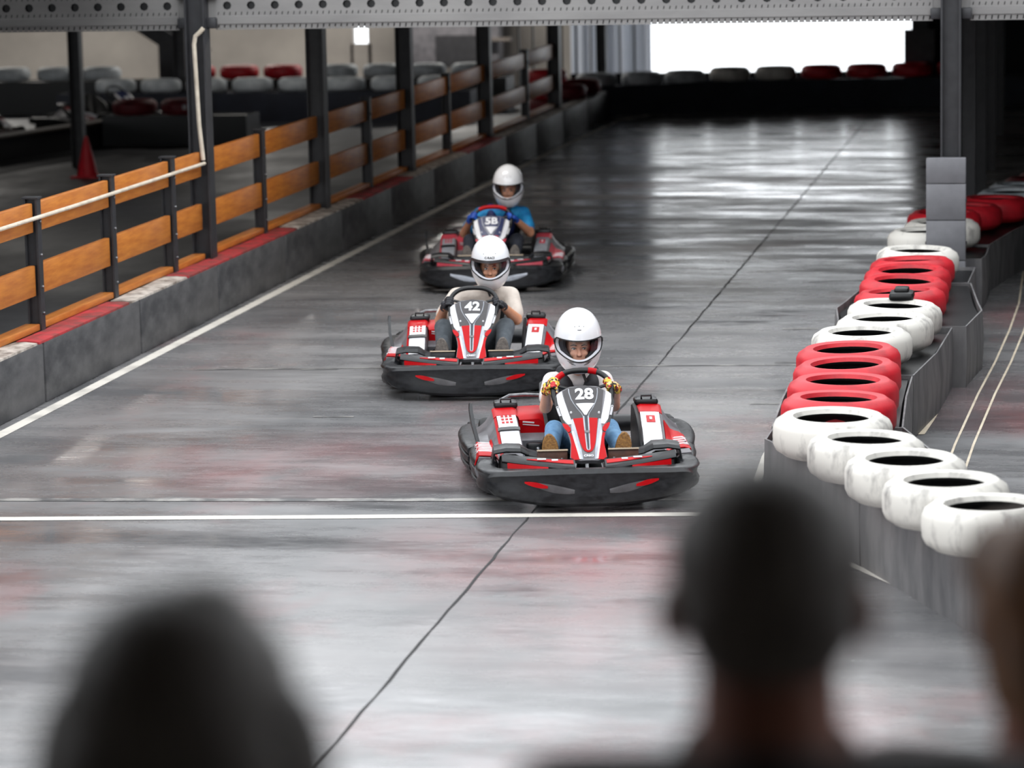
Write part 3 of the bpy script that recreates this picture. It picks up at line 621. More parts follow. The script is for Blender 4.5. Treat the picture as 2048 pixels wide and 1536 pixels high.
def nose(root, v):
    n = part('nose_cone', wsheet(SIL, 0.0, 0.03, 10, 3), M_GREY, root)
    up = M_NAVY if v['blue'] else M_DGREY
    R2 = v['red']
    P = lambda nm, rows, off, m, mir=False, nu=4: part(nm, wsheet(rows, off, 0.004, nu, 3, mir), m, n)
    P('upper_decal', [(222,420,860),(262,318,962),(420,345,935),(600,392,905),(712,405,880)], 0.003, up, nu=10)
    for mir in (False, True):
        P('side_strip', [(262,295,305),(300,222,308),(420,228,335),(560,262,372),(700,300,410),(790,365,425)], 0.004, M_WHT, mir)
        P('black_edge', [(330,196,222),(420,182,226),(560,212,258),(700,258,296),(765,275,330)], 0.002, M_BLK2, mir)
        P('red_corner', [(765,278,300),(800,285,360),(850,310,398),(890,345,402),(912,352,380)], 0.007, R2, mir)
        P('silver_strip', [(715,420,450),(900,410,490),(1050,455,515),(1200,490,545),(1345,525,560)], 0.003, M_SIL, mir)
        P('white_strip', [(905,412,442),(1050,440,470),(1200,475,500),(1340,505,535)], 0.005, M_WHT, mir)
        P('red_flank', [(925,360,400),(1000,385,430),(1100,394,455),(1200,382,478),(1300,372,500),(1345,430,512)], 0.004, R2, mir)
    P('red_centre', [(715,447,832),(850,478,815),(1000,512,788),(1100,535,768),(1180,562,740),(1220,590,712),(1242,630,670)], 0.006, R2, nu=10)
    sh = [(208,600,690),(240,405,868),(300,408,868),(400,432,848),(480,470,815),(560,520,770),(640,580,712),(700,608,692)]
    P('shield_border', sh, 0.0045, M_SIL, nu=10)
    P('shield', [(y,a+11 if y>215 else a+20,b-11 if y>215 else b-20) for y,a,b in sh[:-1]]+[(700,616,684)], 0.0065, up, nu=10)
    P('white_triangle', [(490,508,800),(560,560,742),(620,600,695),(672,632,664)], 0.008, M_WHT, nu=8)
    P('groove_border', [(690,604,696),(800,606,694),(1190,622,684),(1215,635,672)], 0.0075, M_SIL)
    P('groove', [(680,626,676),(800,628,674),(1185,638,668),(1205,645,662)], 0.0095, M_GROOVE)
    P('groove_clip', [(920,612,690),(955,612,690)], 0.011, M_GREY)
    if v['num']:
        mp = lambda u, w, o: nmap(u, w/NL, o)
        part('number', mtext(mp, v['num'], 0.112, 0.0, PXY(0,352)[1]*NL, 0.0085, 0.96, 0.0038), M_WHT, n, 0)
        part('emblem', mtext(mp, v['emb'], 0.020, 0.0, PXY(0,1300)[1]*NL, 0.0062, 1.1, 0.0006), M_WHT, n, 0)
        EC = [(300,205),(420,204),(560,235),(700,277),(765,302)]
        for sg in (1, -1):
            el = lambda x, y, o: nmap(sg*PXY(interp(EC, 560+x*2150),0)[0]-sg*y*0.9, PXY(0,560+x*2150)[1], o)
            part('edge_lettering', mtext(el, 'CIIIIIIIIIIIII', 0.019, 0, 0, 0.0045, 1.0, 0.0006), M_WHT, n, 0)
    for sx in (-1, 1):
        part('bracket', MB().tube([(sx*0.07,-0.80,0.25),(sx*0.085,-0.83,0.19),(sx*0.09,-0.78,0.12)], 0.009, 8), M_STEEL, n)
    for px, py in ((425,620),(860,630)):
        p = nmap(*PXY(px,py), 0.006); part('screw', MB().ell(p, (0.007,0.004,0.009), 8, 6), M_WHT, n)
    return n
# bumper
def bump_path(n=6):
    half = [(0,-1.03),(0.24,-1.018),(0.42,-0.985),(0.54,-0.925),(0.600,-0.835),(0.625,-0.72),(0.615,-0.62),(0.57,-0.56)]
    pts = [(-x,y,0) for x,y in half[::-1]]+[(x,y,0) for x,y in half[1:]]
    return catmull(pts, n)
def front_bumper():
    P = bump_path(); rings = []; N = len(P)
    for i, p in enumerate(P):
        t = (P[min(i+1,N-1)]-P[max(i-1,0)]).normalized(); n = V((t.y,-t.x,0)); 
        if n.dot(p-V((0,-0.4,0))) < 0: n = -n
        a = min(1.0, abs(p.x)/0.62); s = abs(i-(N-1)/2)/((N-1)/2)
        zt = 0.232-0.012*a**3+0.02*max(0,(s-0.75)/0.25)-0.02*max(0,(s-0.92)/0.08); zb = 0.045+0.050*a**3; h = zt-zb; e = 0.75+0.25*(1-max(0,(s-0.9)/0.1))
        sec = [(-0.10,zb+0.02),(-0.03,zb),(0.0,zb+0.008),(0.016,zb+h*0.10),(0.020,zb+h*0.30),(0.006,zb+h*0.52),(0.010,zb+h*0.74),(0.022,zb+h*0.90),(0.016,zb+h*0.985),(0.0,zt+0.004),(-0.035,zt+0.004),(-0.06,zt+0.010),(-0.09,zt-0.004),(-0.105,zt-0.06)]
        rings.append([p+n*(o*e)+V((0,0,z)) for o, z in sec])
    return MB().loft(rings)
def bump_surface(x, z, off=0.0):
    # point on the bumper face at lateral x
    y = -1.03+0.01*(x/0.22)**2 if abs(x) < 0.22 else interp([(0.24,-1.018),(0.33,-1.003),(0.42,-0.985),(0.48,-0.96),(0.54,-0.925),(0.60,-0.835)], abs(x))
    return V((x, y-0.012-off, z))
def bump_panel():
    # raised flat face of the bumper with a crisp outline
    g = []
    for k in range(33):
        x = lerp(-0.575,0.575,k/32); a = abs(x)/0.575; zt = 0.236-0.030*a**2.2; zb = 0.052+0.062*a**2.6; e = max(0,(a-0.9)/0.1); zt -= 0.02*e**2; zb += 0.02*e**2
        g.append([bump_surface(x, zb, 0.010), bump_surface(x, lerp(zb,zt,0.05), 0.024), bump_surface(x, lerp(zb,zt,0.35), 0.028), bump_surface(x, lerp(zb,zt,0.62), 0.018), bump_surface(x, lerp(zb,zt,0.95), 0.026), bump_surface(x, zt, 0.012)])
    return MB().sheet(g, 0.02)
def bslit(sgn):
    g = []
    for k in range(9):
        t = k/8; x = lerp(0.10,0.34,t); zc = lerp(0.125,0.172,t); h = 0.004+0.022*math.sin(PI*min(1,t*0.9+0.08))
        g.append([bump_surface(x*sgn, zc-h, 0.038), bump_surface(x*sgn, zc, 0.038), bump_surface(x*sgn, zc+h*0.6, 0.034)])
    return MB().sheet(g, 0.012 if sgn > 0 else -0.012)
def bslit_red(sgn):
    g = []
    for k in range(7):
        t = k/6; x = lerp(0.25,0.38,t); zc = lerp(0.154,0.180,t); h = 0.003+0.011*math.sin(PI*min(1,t*0.85+0.1))
        g.append([bump_surface(x*sgn, zc-h, 0.046), bump_surface(x*sgn, zc+h, 0.044)])
    return MB().sheet(g, 0.008 if sgn > 0 else -0.008)
def upper_fairing(s):
    # black swept wing between nose and front wheel
    rings = []
    for k in range(9):
        t = k/8; x = lerp(0.085,0.50,t)*s; y = lerp(-0.955,-0.83,t**1.5); z = lerp(0.246,0.275,t); d = lerp(0.10,0.055,t); h = lerp(0.05,0.018,t**0.7)
        rings.append([(x,y-0.004,z-h),(x,y-0.02,z-h*0.3),(x,y-0.012,z+0.003),(x,y+0.01,z+0.012),(x,y+d*0.6,z+0.028),(x,y+d,z+0.024),(x,y+d,z-h)])
    return MB().loft(rings)
def fairing_red(s, lower=False):
    g = []
    for k in range(8):
        t = k/7
        if not lower:
            x = lerp(0.095,0.36,t)*s; q = lerp(0,0.66,t); y = lerp(-0.955,-0.83,q**1.5); z = lerp(0.246,0.275,q); d = lerp(0.10,0.055,q)
            w = 0.9-0.75*t**2
            g.append([(x,y+0.012,z+0.0165),(x,y+0.012+(d*0.6-0.012)*w,z+0.0165+0.014*w)])
        else:
            x = lerp(0.24,0.47,t)*s; q = (abs(x)-0.085)/0.415; y = lerp(-0.955,-0.83,q**1.5); z = lerp(0.246,0.275,q); h = 0.004+0.026*t**0.8
            g.append([(x,y-0.030,z-0.012-h),(x,y-0.024,z-0.010)])
    return MB().sheet(g, 0.006*(1 if s > 0 else -1)*(-1 if not lower else -1))
# side pods
PZ = [(-0.50,0.17),(-0.42,0.20),(-0.30,0.245),(-0.15,0.280),(0.0,0.315),(0.15,0.345),(0.30,0.372),(0.38,0.380),(0.44,0.360),(0.52,0.30)]
def pod_pt(t, y, s, off=0.0):
    zt = interp(PZ, y); c = 0.405+0.035*(y+0.3)
    sec = [(c-0.062,zt-0.06),(c-0.055,zt-0.012),(c-0.042,zt),(c+0.066,zt-0.004),(c+0.085,zt-0.02),(max(c+0.13,0.53),max(0.225,zt-0.085)),(0.622,0.232),(0.648,0.15)]
    f = t*(len(sec)-1); i = min(int(f), len(sec)-2); a, b = sec[i], sec[i+1]; q = f-i
    x, z = lerp(a[0],b[0],q), lerp(a[1],b[1],q); nx, nz = -(b[1]-a[1]), (b[0]-a[0]); l = math.hypot(nx,nz) or 1
    return V((s*(x+nx/l*off), y, z+nz/l*off))
def pod(s):
    ys = [-0.50,-0.42,-0.36,-0.30,-0.22,-0.15,-0.07,0.0,0.08,0.15,0.22,0.30,0.38,0.44,0.48,0.52]; rings = []
    for y in ys:
        r = [pod_pt(k/7.0, y, s) for k in range(8)]; r += [V((s*0.62,y,0.07)), V((s*0.36,y,0.07))]; rings.append(r)
    return MB().loft(rings)
def pod_sheet(s, t0, t1, y0, y1, off=0.004, nt=4, ny=8, t0b=None, t1b=None):
    g = []
    for i in range(ny+1):
        q = i/ny; y = lerp(y0,y1,q); a = lerp(t0, t0b if t0b is not None else t0, q); b = lerp(t1, t1b if t1b is not None else t1, q)
        g.append([pod_pt(lerp(a,b,j/nt), y, s, off) for j in range(nt+1)])
    return MB().sheet(g, 0.005*(1 if s < 0 else -1)*(1))
def side_bumper(s, y0, y1, xo):
    ys = [lerp(y0,y1,k/14) for k in range(15)]; rings = []
    prof = [(0.0,0.042),(0.030,0.047),(0.046,0.072),(0.048,0.092),(0.024,0.104),(0.050,0.116),(0.056,0.138),(0.054,0.158),(0.028,0.168),(0.054,0.180),(0.058,0.200),(0.050,0.214),(0.030,0.224),(0.0,0.226),(-0.06,0.215),(-0.06,0.06)]
    for k, y in enumerate(ys):
        q = k/14; e = math.sin(PI*min(1,max(0,0.06+0.88*q)))**0.35; xx = xo-0.10*(1-e)
        rings.append([(s*(xx+o), y, 0.05+(z-0.05)*(0.75+0.25*e)) for o, z in prof])
    return MB().loft(rings)
def fender(s):
    # angular black mudguard over the front wheel, folded like a gull wing
    prof = [(-0.675,0.292),(-0.655,0.308),(-0.59,0.316),(-0.50,0.310),(-0.43,0.272)]
    g = []
    for x, dz in ((0.555,-0.085),(0.540,-0.008),(0.47,0.004),(0.385,0.0),(0.335,-0.030),(0.235,-0.052)):
        sq = 1.0 if x > 0.34 else 0.65
        g.append([(s*x, lerp(-0.575,y,sq), z+dz) for y, z in prof])
    return MB().sheet(g, 0.012*(1 if s > 0 else -1))
def wheel_tyre(r, w):
    h = w/2; return MB().lathe([(r*0.55,-h*0.9),(r*0.75,-h),(r*0.93,-h*0.9),(r,-h*0.6),(r*1.01,0),(r,h*0.6),(r*0.93,h*0.9),(r*0.75,h),(r*0.55,h*0.9),(r*0.5,0)], 28, (0,0,0), 'x', True)
def wheel_rim(r, w): h = w/2; return MB().lathe([(0,-h*0.5),(r*0.3,-h*0.55),(r*0.5,-h*0.85),(r*0.57,-h*0.9),(r*0.52,0),(r*0.57,h*0.9),(r*0.5,h*0.85),(r*0.3,h*0.55),(0,h*0.5)], 20, (0,0,0), 'x')
def seat():
    rings = []
    for k in range(13):
        t = k/12
        # bottom front -> up the back
        P = [(-0.12,0.11),(0.0,0.085),(0.15,0.085),(0.28,0.11),(0.36,0.20),(0.41,0.33),(0.45,0.46),(0.465,0.54)]
        f = t*(len(P)-1); i = min(int(f),len(P)-2); q = f-i; y, z = lerp(P[i][0],P[i+1][0],q), lerp(P[i][1],P[i+1][1],q)
        hw = interp([(0,0.17),(0.3,0.20),(0.6,0.23),(0.85,0.22),(1,0.15)], t); wing = interp([(0,0.02),(0.2,0.12),(0.45,0.27),(0.6,0.22),(0.8,0.10),(1,0.01)], t)
        row = []
        for u in (-1,-0.96,-0.85,-0.6,-0.3,0,0.3,0.6,0.85,0.96,1):
            e = abs(u)**4; row.append((hw*u, y-wing*e*0.55, z+wing*e))
        rings.append(row)
    return MB().sheet(rings, -0.022)
def steer_pts(n=44, sx=0.172, sy=0.145):
    # rim centre line in wheel plane, flattened at top and bottom
    out = []
    for k in range(n):
        a = 2*PI*k/n; c, s = math.cos(a), math.sin(a); out.append((sx*math.copysign(abs(c)**0.75,c), sy*math.copysign(abs(s)**0.9,s)))
    return out
SWC = V((0,-0.315,0.575)); SWT = math.radians(38)      # wheel plane leans back
def sw_map(a, b, o=0.0): return SWC+V((a, -b*-math.sin(SWT)*1.0, b*math.cos(SWT)))+V((0,-math.cos(SWT),math.sin(SWT)))*o
def make_kart(v, loc, rz):
    root = empty('go_kart', loc, rz); tag(root, v['label'], 'go-kart', 'rental go-karts')
    kp('tray', lambda: MB().box((0,-0.35,0.05),(0.62,1.05,0.012)).box((0,0.45,0.05),(0.7,0.8,0.012)), 'floor_tray', M_BLK2, root, 0)
    for s in (-1, 1):
        kp(('rail',s), lambda: MB().tube([(s*0.12,-0.92,0.075),(s*0.26,-0.80,0.075),(s*0.30,-0.45,0.075),(s*0.33,0.0,0.075),(s*0.33,0.85,0.09)], 0.016, 8), 'chassis_rail', M_STEEL if False else M_BLK, root)
    fb = kp('fb', front_bumper, 'front_bumper', M_BLK, root, 50)
    kp('bpan', bump_panel, 'bumper_face', M_BLK, fb, 25)
    for s in (-1, 1):
        sl = kp(('bs',s), lambda: bslit(s), 'bumper_vent', v['vent'], fb)
        kp(('br',s), lambda: bslit_red(s), 'red_flash', v['red'], sl) if not v['blue'] else None
        for bx, bz in ((0.50,0.10),(0.43,0.075),(0.36,0.062)):
            if bx < 0.6: kp(('bolt',s,bx), lambda: MB().ell(bump_surface(s*bx,bz+0.03,0.026),(0.006,0.005,0.006),8,6), 'bolt', M_BLK2 if s < 0 else M_STEEL, fb)
    kp('plate', lambda: MB().sheet([[bump_surface(-0.068,0.222,0.030),bump_surface(0,0.222,0.030),bump_surface(0.068,0.222,0.030)],[bump_surface(-0.045,0.192,0.030),bump_surface(0,0.192,0.030),bump_surface(0.045,0.192,0.030)]], -0.012), 'badge_plate', M_GREY, fb)
    for s in (-1, 1):
        uf = kp(('uf',s), lambda: upper_fairing(s), 'front_wing', M_BLK, root)
        kp(('fr',s), lambda: fairing_red(s), 'wing_panel', v['red'], uf); kp(('frl',s), lambda: fairing_red(s, True), 'lower_wing_panel', v['red'], uf)
        kp(('dash',s), lambda: MB().box((s*0.20,-0.905,0.279),(0.035,0.014,0.004),(0.4,0,0)), 'white_dash', M_WHT, uf); kp(('dash2',s), lambda: MB().box((s*0.275,-0.895,0.284),(0.05,0.012,0.004),(0.35,0,s*0.1)), 'white_dash', M_WHT, uf)
    nose(root, v)
    # wheels
    for s in (-1, 1):
        for nm, y, r, w, x in (('front_wheel',-0.575,0.128,0.125,0.445),('rear_wheel',0.60,0.140,0.185,0.50)):
            t = kp(('wt',r), lambda: wheel_tyre(r, w), nm, M_RUB, root, 50); t.location = (s*x, y, r+0.002); t.rotation_euler = (0,0,v['steer'] if r < 0.13 else 0)
            kp(('wr',r), lambda: wheel_rim(r, w), 'wheel_rim', M_STEEL, t)
        kp(('fender',s), lambda: fender(s), 'mudguard', M_BLK, root, 30)
        # pods
        pd = kp(('pod',s), lambda: pod(s), 'side_pod', M_GREY, root, 35)
        kp(('pw',s), lambda: pod_sheet(s, 0.285, 0.435, -0.345, 0.20, 0.004, 4, 10), 'white_panel', M_WHT if not v['blue'] else M_SIL, pd)
        kp(('pr',s), lambda: pod_sheet(s, 0.16, 0.56, 0.205, 0.385, 0.004, 6, 6), 'red_panel', v['red'], pd)
        kp(('pe',s), lambda: pod_sheet(s, 0.45, 0.55, -0.36, 0.19, 0.004, 3, 8), 'red_edge', v['red'] if s < 0 else M_GREY, pd)
        kp(('pf',s), lambda: pod_sheet(s, 0.66, 0.95, -0.47, -0.02, 0.005, 6, 6) if s < 0 else pod_sheet(s, 0.58, 0.93, -0.36, 0.12, 0.005, 6, 6), 'flank_panel', v['red'], pd)
        for k in range(6 if s < 0 else 4):
            y = (-0.34+0.055*k) if s < 0 else (-0.26+0.07*k)
            kp(('fl',s,k), lambda: pod_sheet(s, 0.70+0.02*(k%2), 0.86-0.03*(k%3), y, y+0.03, 0.008, 4, 2, 0.72, 0.90-0.02*(k%2)), 'lettering_stroke', M_WHT, pd)
        kp(('inner',s), lambda: MB().sheet([[(s*0.345, y, 0.08),(s*0.335,y,0.2),(s*0.34,y,zt-0.01),(s*0.352,y,zt)] for y, zt in ((-0.33,0.20),(-0.28,0.26),(-0.15,0.33),(0.0,0.37),(0.15,0.395),(0.3,0.40),(0.42,0.38))], 0.02), 'inner_panel', M_BLK2, pd) if s > 0 else None
        kp(('cap',s), lambda: MB().box((s*0.43,0.41,0.395),(0.145,0.13,0.045),None,0.018).tube([(s*0.40,0.36,0.415),(s*0.40,0.36,0.435),(s*0.46,0.36,0.435),(s*0.46,0.36,0.415)],0.007,6).box((s*0.43,0.44,0.36),(0.13,0.12,0.06)), 'tank_cap', M_BLK, pd)
        if s < 0:
            for r in range(3):
                for c in range(3):
                    kp(('sq',r,c), lambda: pod_sheet(s, 0.315+0.033*c, 0.337+0.033*c, 0.165-0.05*r, 0.19-0.05*r, 0.0075, 2, 2), 'printed_mark', v['red'], pd)
            kp('podclip', lambda: pod_sheet(s, 0.27, 0.45, -0.06, -0.015, 0.014, 6, 4), 'clip', M_BLK, pd)
        else:
            kp('logo', lambda: pod_sheet(s, 0.325, 0.395, 0.02, 0.13, 0.007, 4, 6), 'red_emblem', v['red'], pd)
            kp('logo2', lambda: pod_sheet(s, 0.350, 0.370, 0.055, 0.095, 0.0115, 2, 6), 'emblem_mark', M_WHT, pd)
        kp(('sb',s), lambda: side_bumper(s, -0.50, 0.10, 0.615), 'side_bumper', M_BLK, root, 50)
        kp(('sb2',s), lambda: side_bumper(s, 0.02, 0.86, 0.665), 'rear_side_bumper', M_BLK, root, 50)
    # upright fin on the image left
    kp('fin', lambda: MB().sheet([[(-0.60,-0.02,0.23),(-0.605,0.10,0.23)],[(-0.625,0.10,0.33),(-0.63,0.17,0.31)],[(-0.635,0.22,0.395),(-0.64,0.26,0.38)],[(-0.635,0.27,0.425),(-0.64,0.28,0.42)]], 0.02), 'upright_fin', M_BLK, root)
    kp('rb', lambda: MB().tube(catmull([(-0.60,0.80,0.15),(-0.60,0.95,0.16),(-0.5,1.0,0.16),(0.5,1.0,0.16),(0.60,0.95,0.16),(0.60,0.80,0.15)],5), 0.055, 10), 'rear_bumper', M_BLK, root)
    kp('seat', seat, 'seat', M_BLK2, root, 60)
    # engine on the image left with red cover
    en = kp('engine', lambda: MB().box((-0.30,0.42,0.17),(0.17,0.30,0.20),None,0.02).box((-0.27,0.16,0.14),(0.10,0.22,0.14),None,0.015).lathe([(0,-0.02),(0.05,-0.02),(0.055,0.0),(0.05,0.02),(0,0.02)],14,(-0.24,0.10,0.13),'x'), 'engine', M_BLK, root)
    kp('ecov', lambda: MB().loft([[(x0,y,zb),(x1,y,zb-0.01),(x1+0.01,y,zt-0.03),(x1-0.03,y,zt),(x0,y,zt-0.005)] for y, x0, x1, zb, zt in ((0.20,-0.355,-0.205,0.24,0.335),(0.24,-0.365,-0.20,0.23,0.36),(0.45,-0.37,-0.19,0.22,0.375),(0.56,-0.36,-0.20,0.22,0.36))]), 'engine_cover', v['red'], en)
    kp('ebase', lambda: MB().loft([[(x0,y,zb),(x1,y,zb),(x1,y,zt),(x0,y,zt)] for y, x0, x1, zb, zt in ((0.10,-0.36,-0.22,0.17,0.22),(0.18,-0.375,-0.20,0.15,0.25),(0.5,-0.38,-0.19,0.15,0.25))]), 'engine_shroud', M_GREY, en)
    kp('eprint', lambda: MB().box((-0.30,0.197,0.315),(0.07,0.004,0.008),(0.3,0.1,0)).box((-0.285,0.196,0.298),(0.10,0.004,0.004),(0.3,0.1,0)), 'cover_print', M_WHT, en)
    kp('exh', lambda: MB().tube([(-0.25,0.30,0.14),(-0.20,0.12,0.15),(-0.24,0.02,0.13),(-0.27,-0.08,0.12)], 0.014, 8).ell((-0.25,0.05,0.17),(0.02,0.02,0.02),8,6), 'linkage', M_STEEL, en)
    kp('gear', lambda: MB().tube([(-0.46,0.52,0.40),(-0.40,0.58,0.42),(-0.30,0.60,0.42),(-0.2,0.62,0.41)], 0.012, 8), 'roll_tube', M_STEEL, root)
    # pedals
    for s in (-1, 1):
        pe = kp(('ped',s), lambda: MB().box((s*0.205,-0.735,0.262),(0.175,0.016,0.085),(-0.15,0,0),0.004), 'pedal', v['ped'], root)
        kp(('pst',s), lambda: MB().box((s*0.205,-0.742,0.307),(0.178,0.018,0.008),(-0.15,0,0)), 'pedal_edge', M_STITCH, pe)
        kp(('psr',s), lambda: MB().tube([(s*0.15,-0.75,0.26),(s*0.155,-0.80,0.14),(s*0.15,-0.80,0.07)], 0.008, 8), 'pedal_rod', M_STEEL, pe)
    # steering wheel
    pts = steer_pts(); sw = part('steering_wheel', MB().tube([sw_map(a,b) for a,b in pts], 0.0165, 10, True), M_BLK2, root, 60)
    part('hub', MB().box(sw_map(0,-0.01,-0.02),(0.10,0.05,0.07),(SWT,0,0),0.015), M_BLK, sw)
    for a0 in (20, 160, 270):
        c, s_ = math.cos(math.radians(a0)), math.sin(math.radians(a0)); part('spoke', MB().tube([sw_map(0,0,-0.01), sw_map(0.15*c,0.12*s_,0)], 0.010, 6), M_BLK2, sw)
    part('steering_column', MB().tube([SWC+V((0,0.0,-0.03)), (0,-0.55,0.30),(0,-0.70,0.12)], 0.012, 8), M_STEEL, sw)
    for a0, a1 in v['tape']:
        ks = [k for k in range(len(pts)) if a0 <= 360*k/len(pts) <= a1]
        part('grip_tape', MB().tube([sw_map(*pts[k]) for k in ks], 0.0185, 10), M_RED, sw, 60)
    return root

# ================================================================== DRIVERS (same local frame as their kart)
def hand_prims(c, t, toward, r=0.017):
    # four fingers curled round the rim at c (tangent t); palm lies on the driver's side; thumb on the inner side
    c, t, q = V(c), V(t).normalized(), V(toward).normalized(); q = (q-t*q.dot(t)).normalized(); u = t.cross(q).normalized()
    pr = []; R = r+0.009
    P = lambda ang, rr, k: c+q*(math.cos(math.radians(ang))*rr)+u*(math.sin(math.radians(ang))*rr)+t*k
    for i, k in enumerate((-0.031,-0.010,0.011,0.031)):
        L = (150,170,165,140)[i]; a = [55+L*j/3.0 for j in range(4)]
        ring = [P(aa, R+0.003, k*(1-0.05*j)) for j, aa in enumerate(a)]
        for j in range(3): pr.append(('c', ring[j], ring[j+1], 0.0098-0.0008*j, 0.0092-0.0008*j, 8))
        pr.append(('c', P(25,R+0.018,k*0.9), ring[0], 0.0110, 0.0100, 8))
    pr.append(('e', P(15,R+0.020,0), (0.034,0.034,0.026), 12, 8))
    pr.append(('c', P(-10,R+0.02,-0.03), P(-60,R+0.006,-0.045), 0.013, 0.011, 8)); pr.append(('c', P(-60,R+0.006,-0.045), P(-120,R+0.003,-0.040), 0.0108, 0.0095, 8))
    return pr
def make_driver(d, loc, rz):
    lean = d['lean']; hx = d['hx']
    sh_z, sw_ = d['shz'], d['shw']
    hip = V((0,0.26,0.20)); chest = V((lean*0.6,0.20,sh_z-0.13)); neck = V((lean*0.9,0.13,sh_z+0.03)); head = V((hx,0.035,d['hz']-0.045))
    A = []; skin = []
    hands = []
    body = [('c', hip+V((0,0,0.02)), chest, 0.115*d['w'], 0.115*d['w']), ('c', neck, head+V((0,0.03,-0.04)), 0.048, 0.048)]
    # head: skull, jaw, nose, brow
    body += [('e', head+V((0,0.02,0.03)), (0.076,0.092,0.100), 16, 12), ('e', head+V((0,-0.018,-0.045)), (0.058,0.066,0.066), 14, 10), ('c', head+V((0,-0.075,0.010)), head+V((0,-0.098,-0.022)), 0.008, 0.0135), ('e', head+V((0.012,-0.088,-0.024)), (0.009,0.009,0.008), 8, 6), ('e', head+V((-0.012,-0.088,-0.024)), (0.009,0.009,0.008), 8, 6), ('e', head+V((0,-0.060,0.034)), (0.050,0.020,0.014), 12, 8),
             ('e', head+V((0,-0.078,-0.062)), (0.024,0.010,0.011), 10, 6), ('e', head+V((0,-0.072,-0.088)), (0.020,0.014,0.014), 10, 6), ('e', head+V((0.036,-0.062,-0.018)), (0.020,0.018,0.018), 8, 6), ('e', head+V((-0.036,-0.062,-0.018)), (0.020,0.018,0.018), 8, 6)]
    shirt = [('c', hip+V((0,-0.005,0.03)), chest, 0.128*d['w'], 0.128*d['w'])]
    for s in (-1, 1):
        sh = V((lean*0.8+s*sw_,0.15,sh_z-0.03)); ell = V((lean*0.3+s*d['ex'],-0.02,d['ez'])); a = math.radians(d['ha'] if s > 0 else 180-d['ha'])
        gp_ = (0.172*math.copysign(abs(math.cos(a))**0.75, math.cos(a)), 0.145*math.copysign(abs(math.sin(a))**0.9, math.sin(a)))
        c = sw_map(*gp_); t = (sw_map(0.172*math.cos(a+0.1), 0.145*math.sin(a+0.1))-sw_map(0.172*math.cos(a-0.1), 0.145*math.sin(a-0.1)))*s
        tow = (V((s*0.4,0.55,-0.30))).normalized(); wr = c+tow*0.075+V((0,0,-0.01))
        body += [('c', chest+V((s*0.05,0,0.10)), sh, 0.07*d['w'], 0.052*d['w']), ('c', sh, ell, 0.047*d['w'], 0.042*d['w']), ('c', ell, wr, 0.040*d['w'], 0.027*d['w']), ('c', wr, c+tow*0.045, 0.026, 0.024)]
        mid = lerp(sh, ell, d['sleeve'])
        shirt += [('c', neck+V((s*0.02,0.01,-0.045)), sh, 0.066*d['w'], 0.060*d['w']), ('c', chest+V((s*0.04,0,0.08)), sh, 0.085*d['w'], 0.064*d['w']), ('c', sh, mid, 0.064*d['w'], 0.062*d['w'])]
        hands.append((c, t, tow, wr, s))
    legs = []
    for s in (-1, 1):
        h = V((s*0.085,0.18,0.19)); k = V((s*d['kx'],-0.20,d['kz'])); an = V((s*0.205,-0.565,0.255))
        legs.append((s, h, k, an)); body += [('c', h, k, 0.070*d['w'], 0.050*d['w']), ('c', k, an, 0.046*d['w'], 0.032), ('c', an, an+V((0,-0.06,-0.01)), 0.03, 0.03)]
    p = blob('person', body, 0.0065, 3, d['skin']); p.location = loc; p.rotation_euler = (0,0,rz); tag(p, d['label'], 'person', 'kart drivers')
    blob('t_shirt', shirt, 0.009, 4, d['shirt'], p)
    if d['vest'] is not None:
        vp_ = [('c', hip+V((0,-0.01,0.05)), chest+V((0,-0.006,0)), 0.132*d['w'], 0.134*d['w'])]
        for s in (-1, 1): vp_ += [('c', chest+V((s*0.065,-0.095,-0.06)), chest+V((s*0.080,-0.105,0.085)), 0.058, 0.050), ('c', chest+V((s*0.080,-0.105,0.085)), chest+V((s*0.088,-0.03,0.150)), 0.050, 0.046), ('c', chest+V((s*0.088,-0.03,0.150)), chest+V((s*0.088,0.05,0.12)), 0.046, 0.046)]
        blob('vest', vp_, 0.009, 3, d['vest'], p)
    tr = [('c', hip+V((-0.06,0,0)), hip+V((0.06,0,0)), 0.125*d['w'], 0.125*d['w'])]
    for s, h, k, an in legs: tr += [('c', h, k, 0.085*d['w'], 0.064*d['w']), ('c', k, lerp(k, an, 0.93), 0.062*d['w'], 0.050*d['w'])]
    blob('trousers', tr, 0.009, 3, d['trousers'], p)
    for s, h, k, an in legs:
        heel = V((s*0.205,-0.635,0.195)); toe = V((s*0.215,-0.612,0.340))
        f = blob('shoe', [('c', heel, lerp(heel,toe,0.6)+V((0,-0.012,0)), 0.038, 0.043), ('c', lerp(heel,toe,0.6)+V((0,-0.012,0)), toe, 0.043, 0.034), ('c', an+V((0,0,0.01)), lerp(heel,toe,0.4), 0.043, 0.04)], 0.008, 2, d['shoe'], p)
        # sole: flat plate on the pedal side
        ax = (toe-heel).normalized(); nn = V((0,-ax.z,ax.y)); o = lerp(heel,toe,0.52)+nn*0.040+V((0,0,0)); g = []
        rings = []
        for off, sc in ((-0.012,1.0),(0.004,1.02),(0.012,0.95)):
            ring = []
            for q in range(20):
                aa = 2*PI*q/20; uu, ww = math.cos(aa), math.sin(aa); wid = 0.050 if ww > 0 else 0.042
                ring.append(o+V((uu*wid*sc*(1+0.0*ww),0,0))+ax*(ww*0.112*sc)+nn*off)
            rings.append(ring)
        part('sole', MB().loft(rings), d['sole'], f)
    for c, t, tow, wr, s in hands:
        blob('glove', hand_prims(c, t, tow)+[('c', wr+tow*0.01, c+tow*0.045, 0.030, 0.027)], 0.004, 2, d['glove'], p)
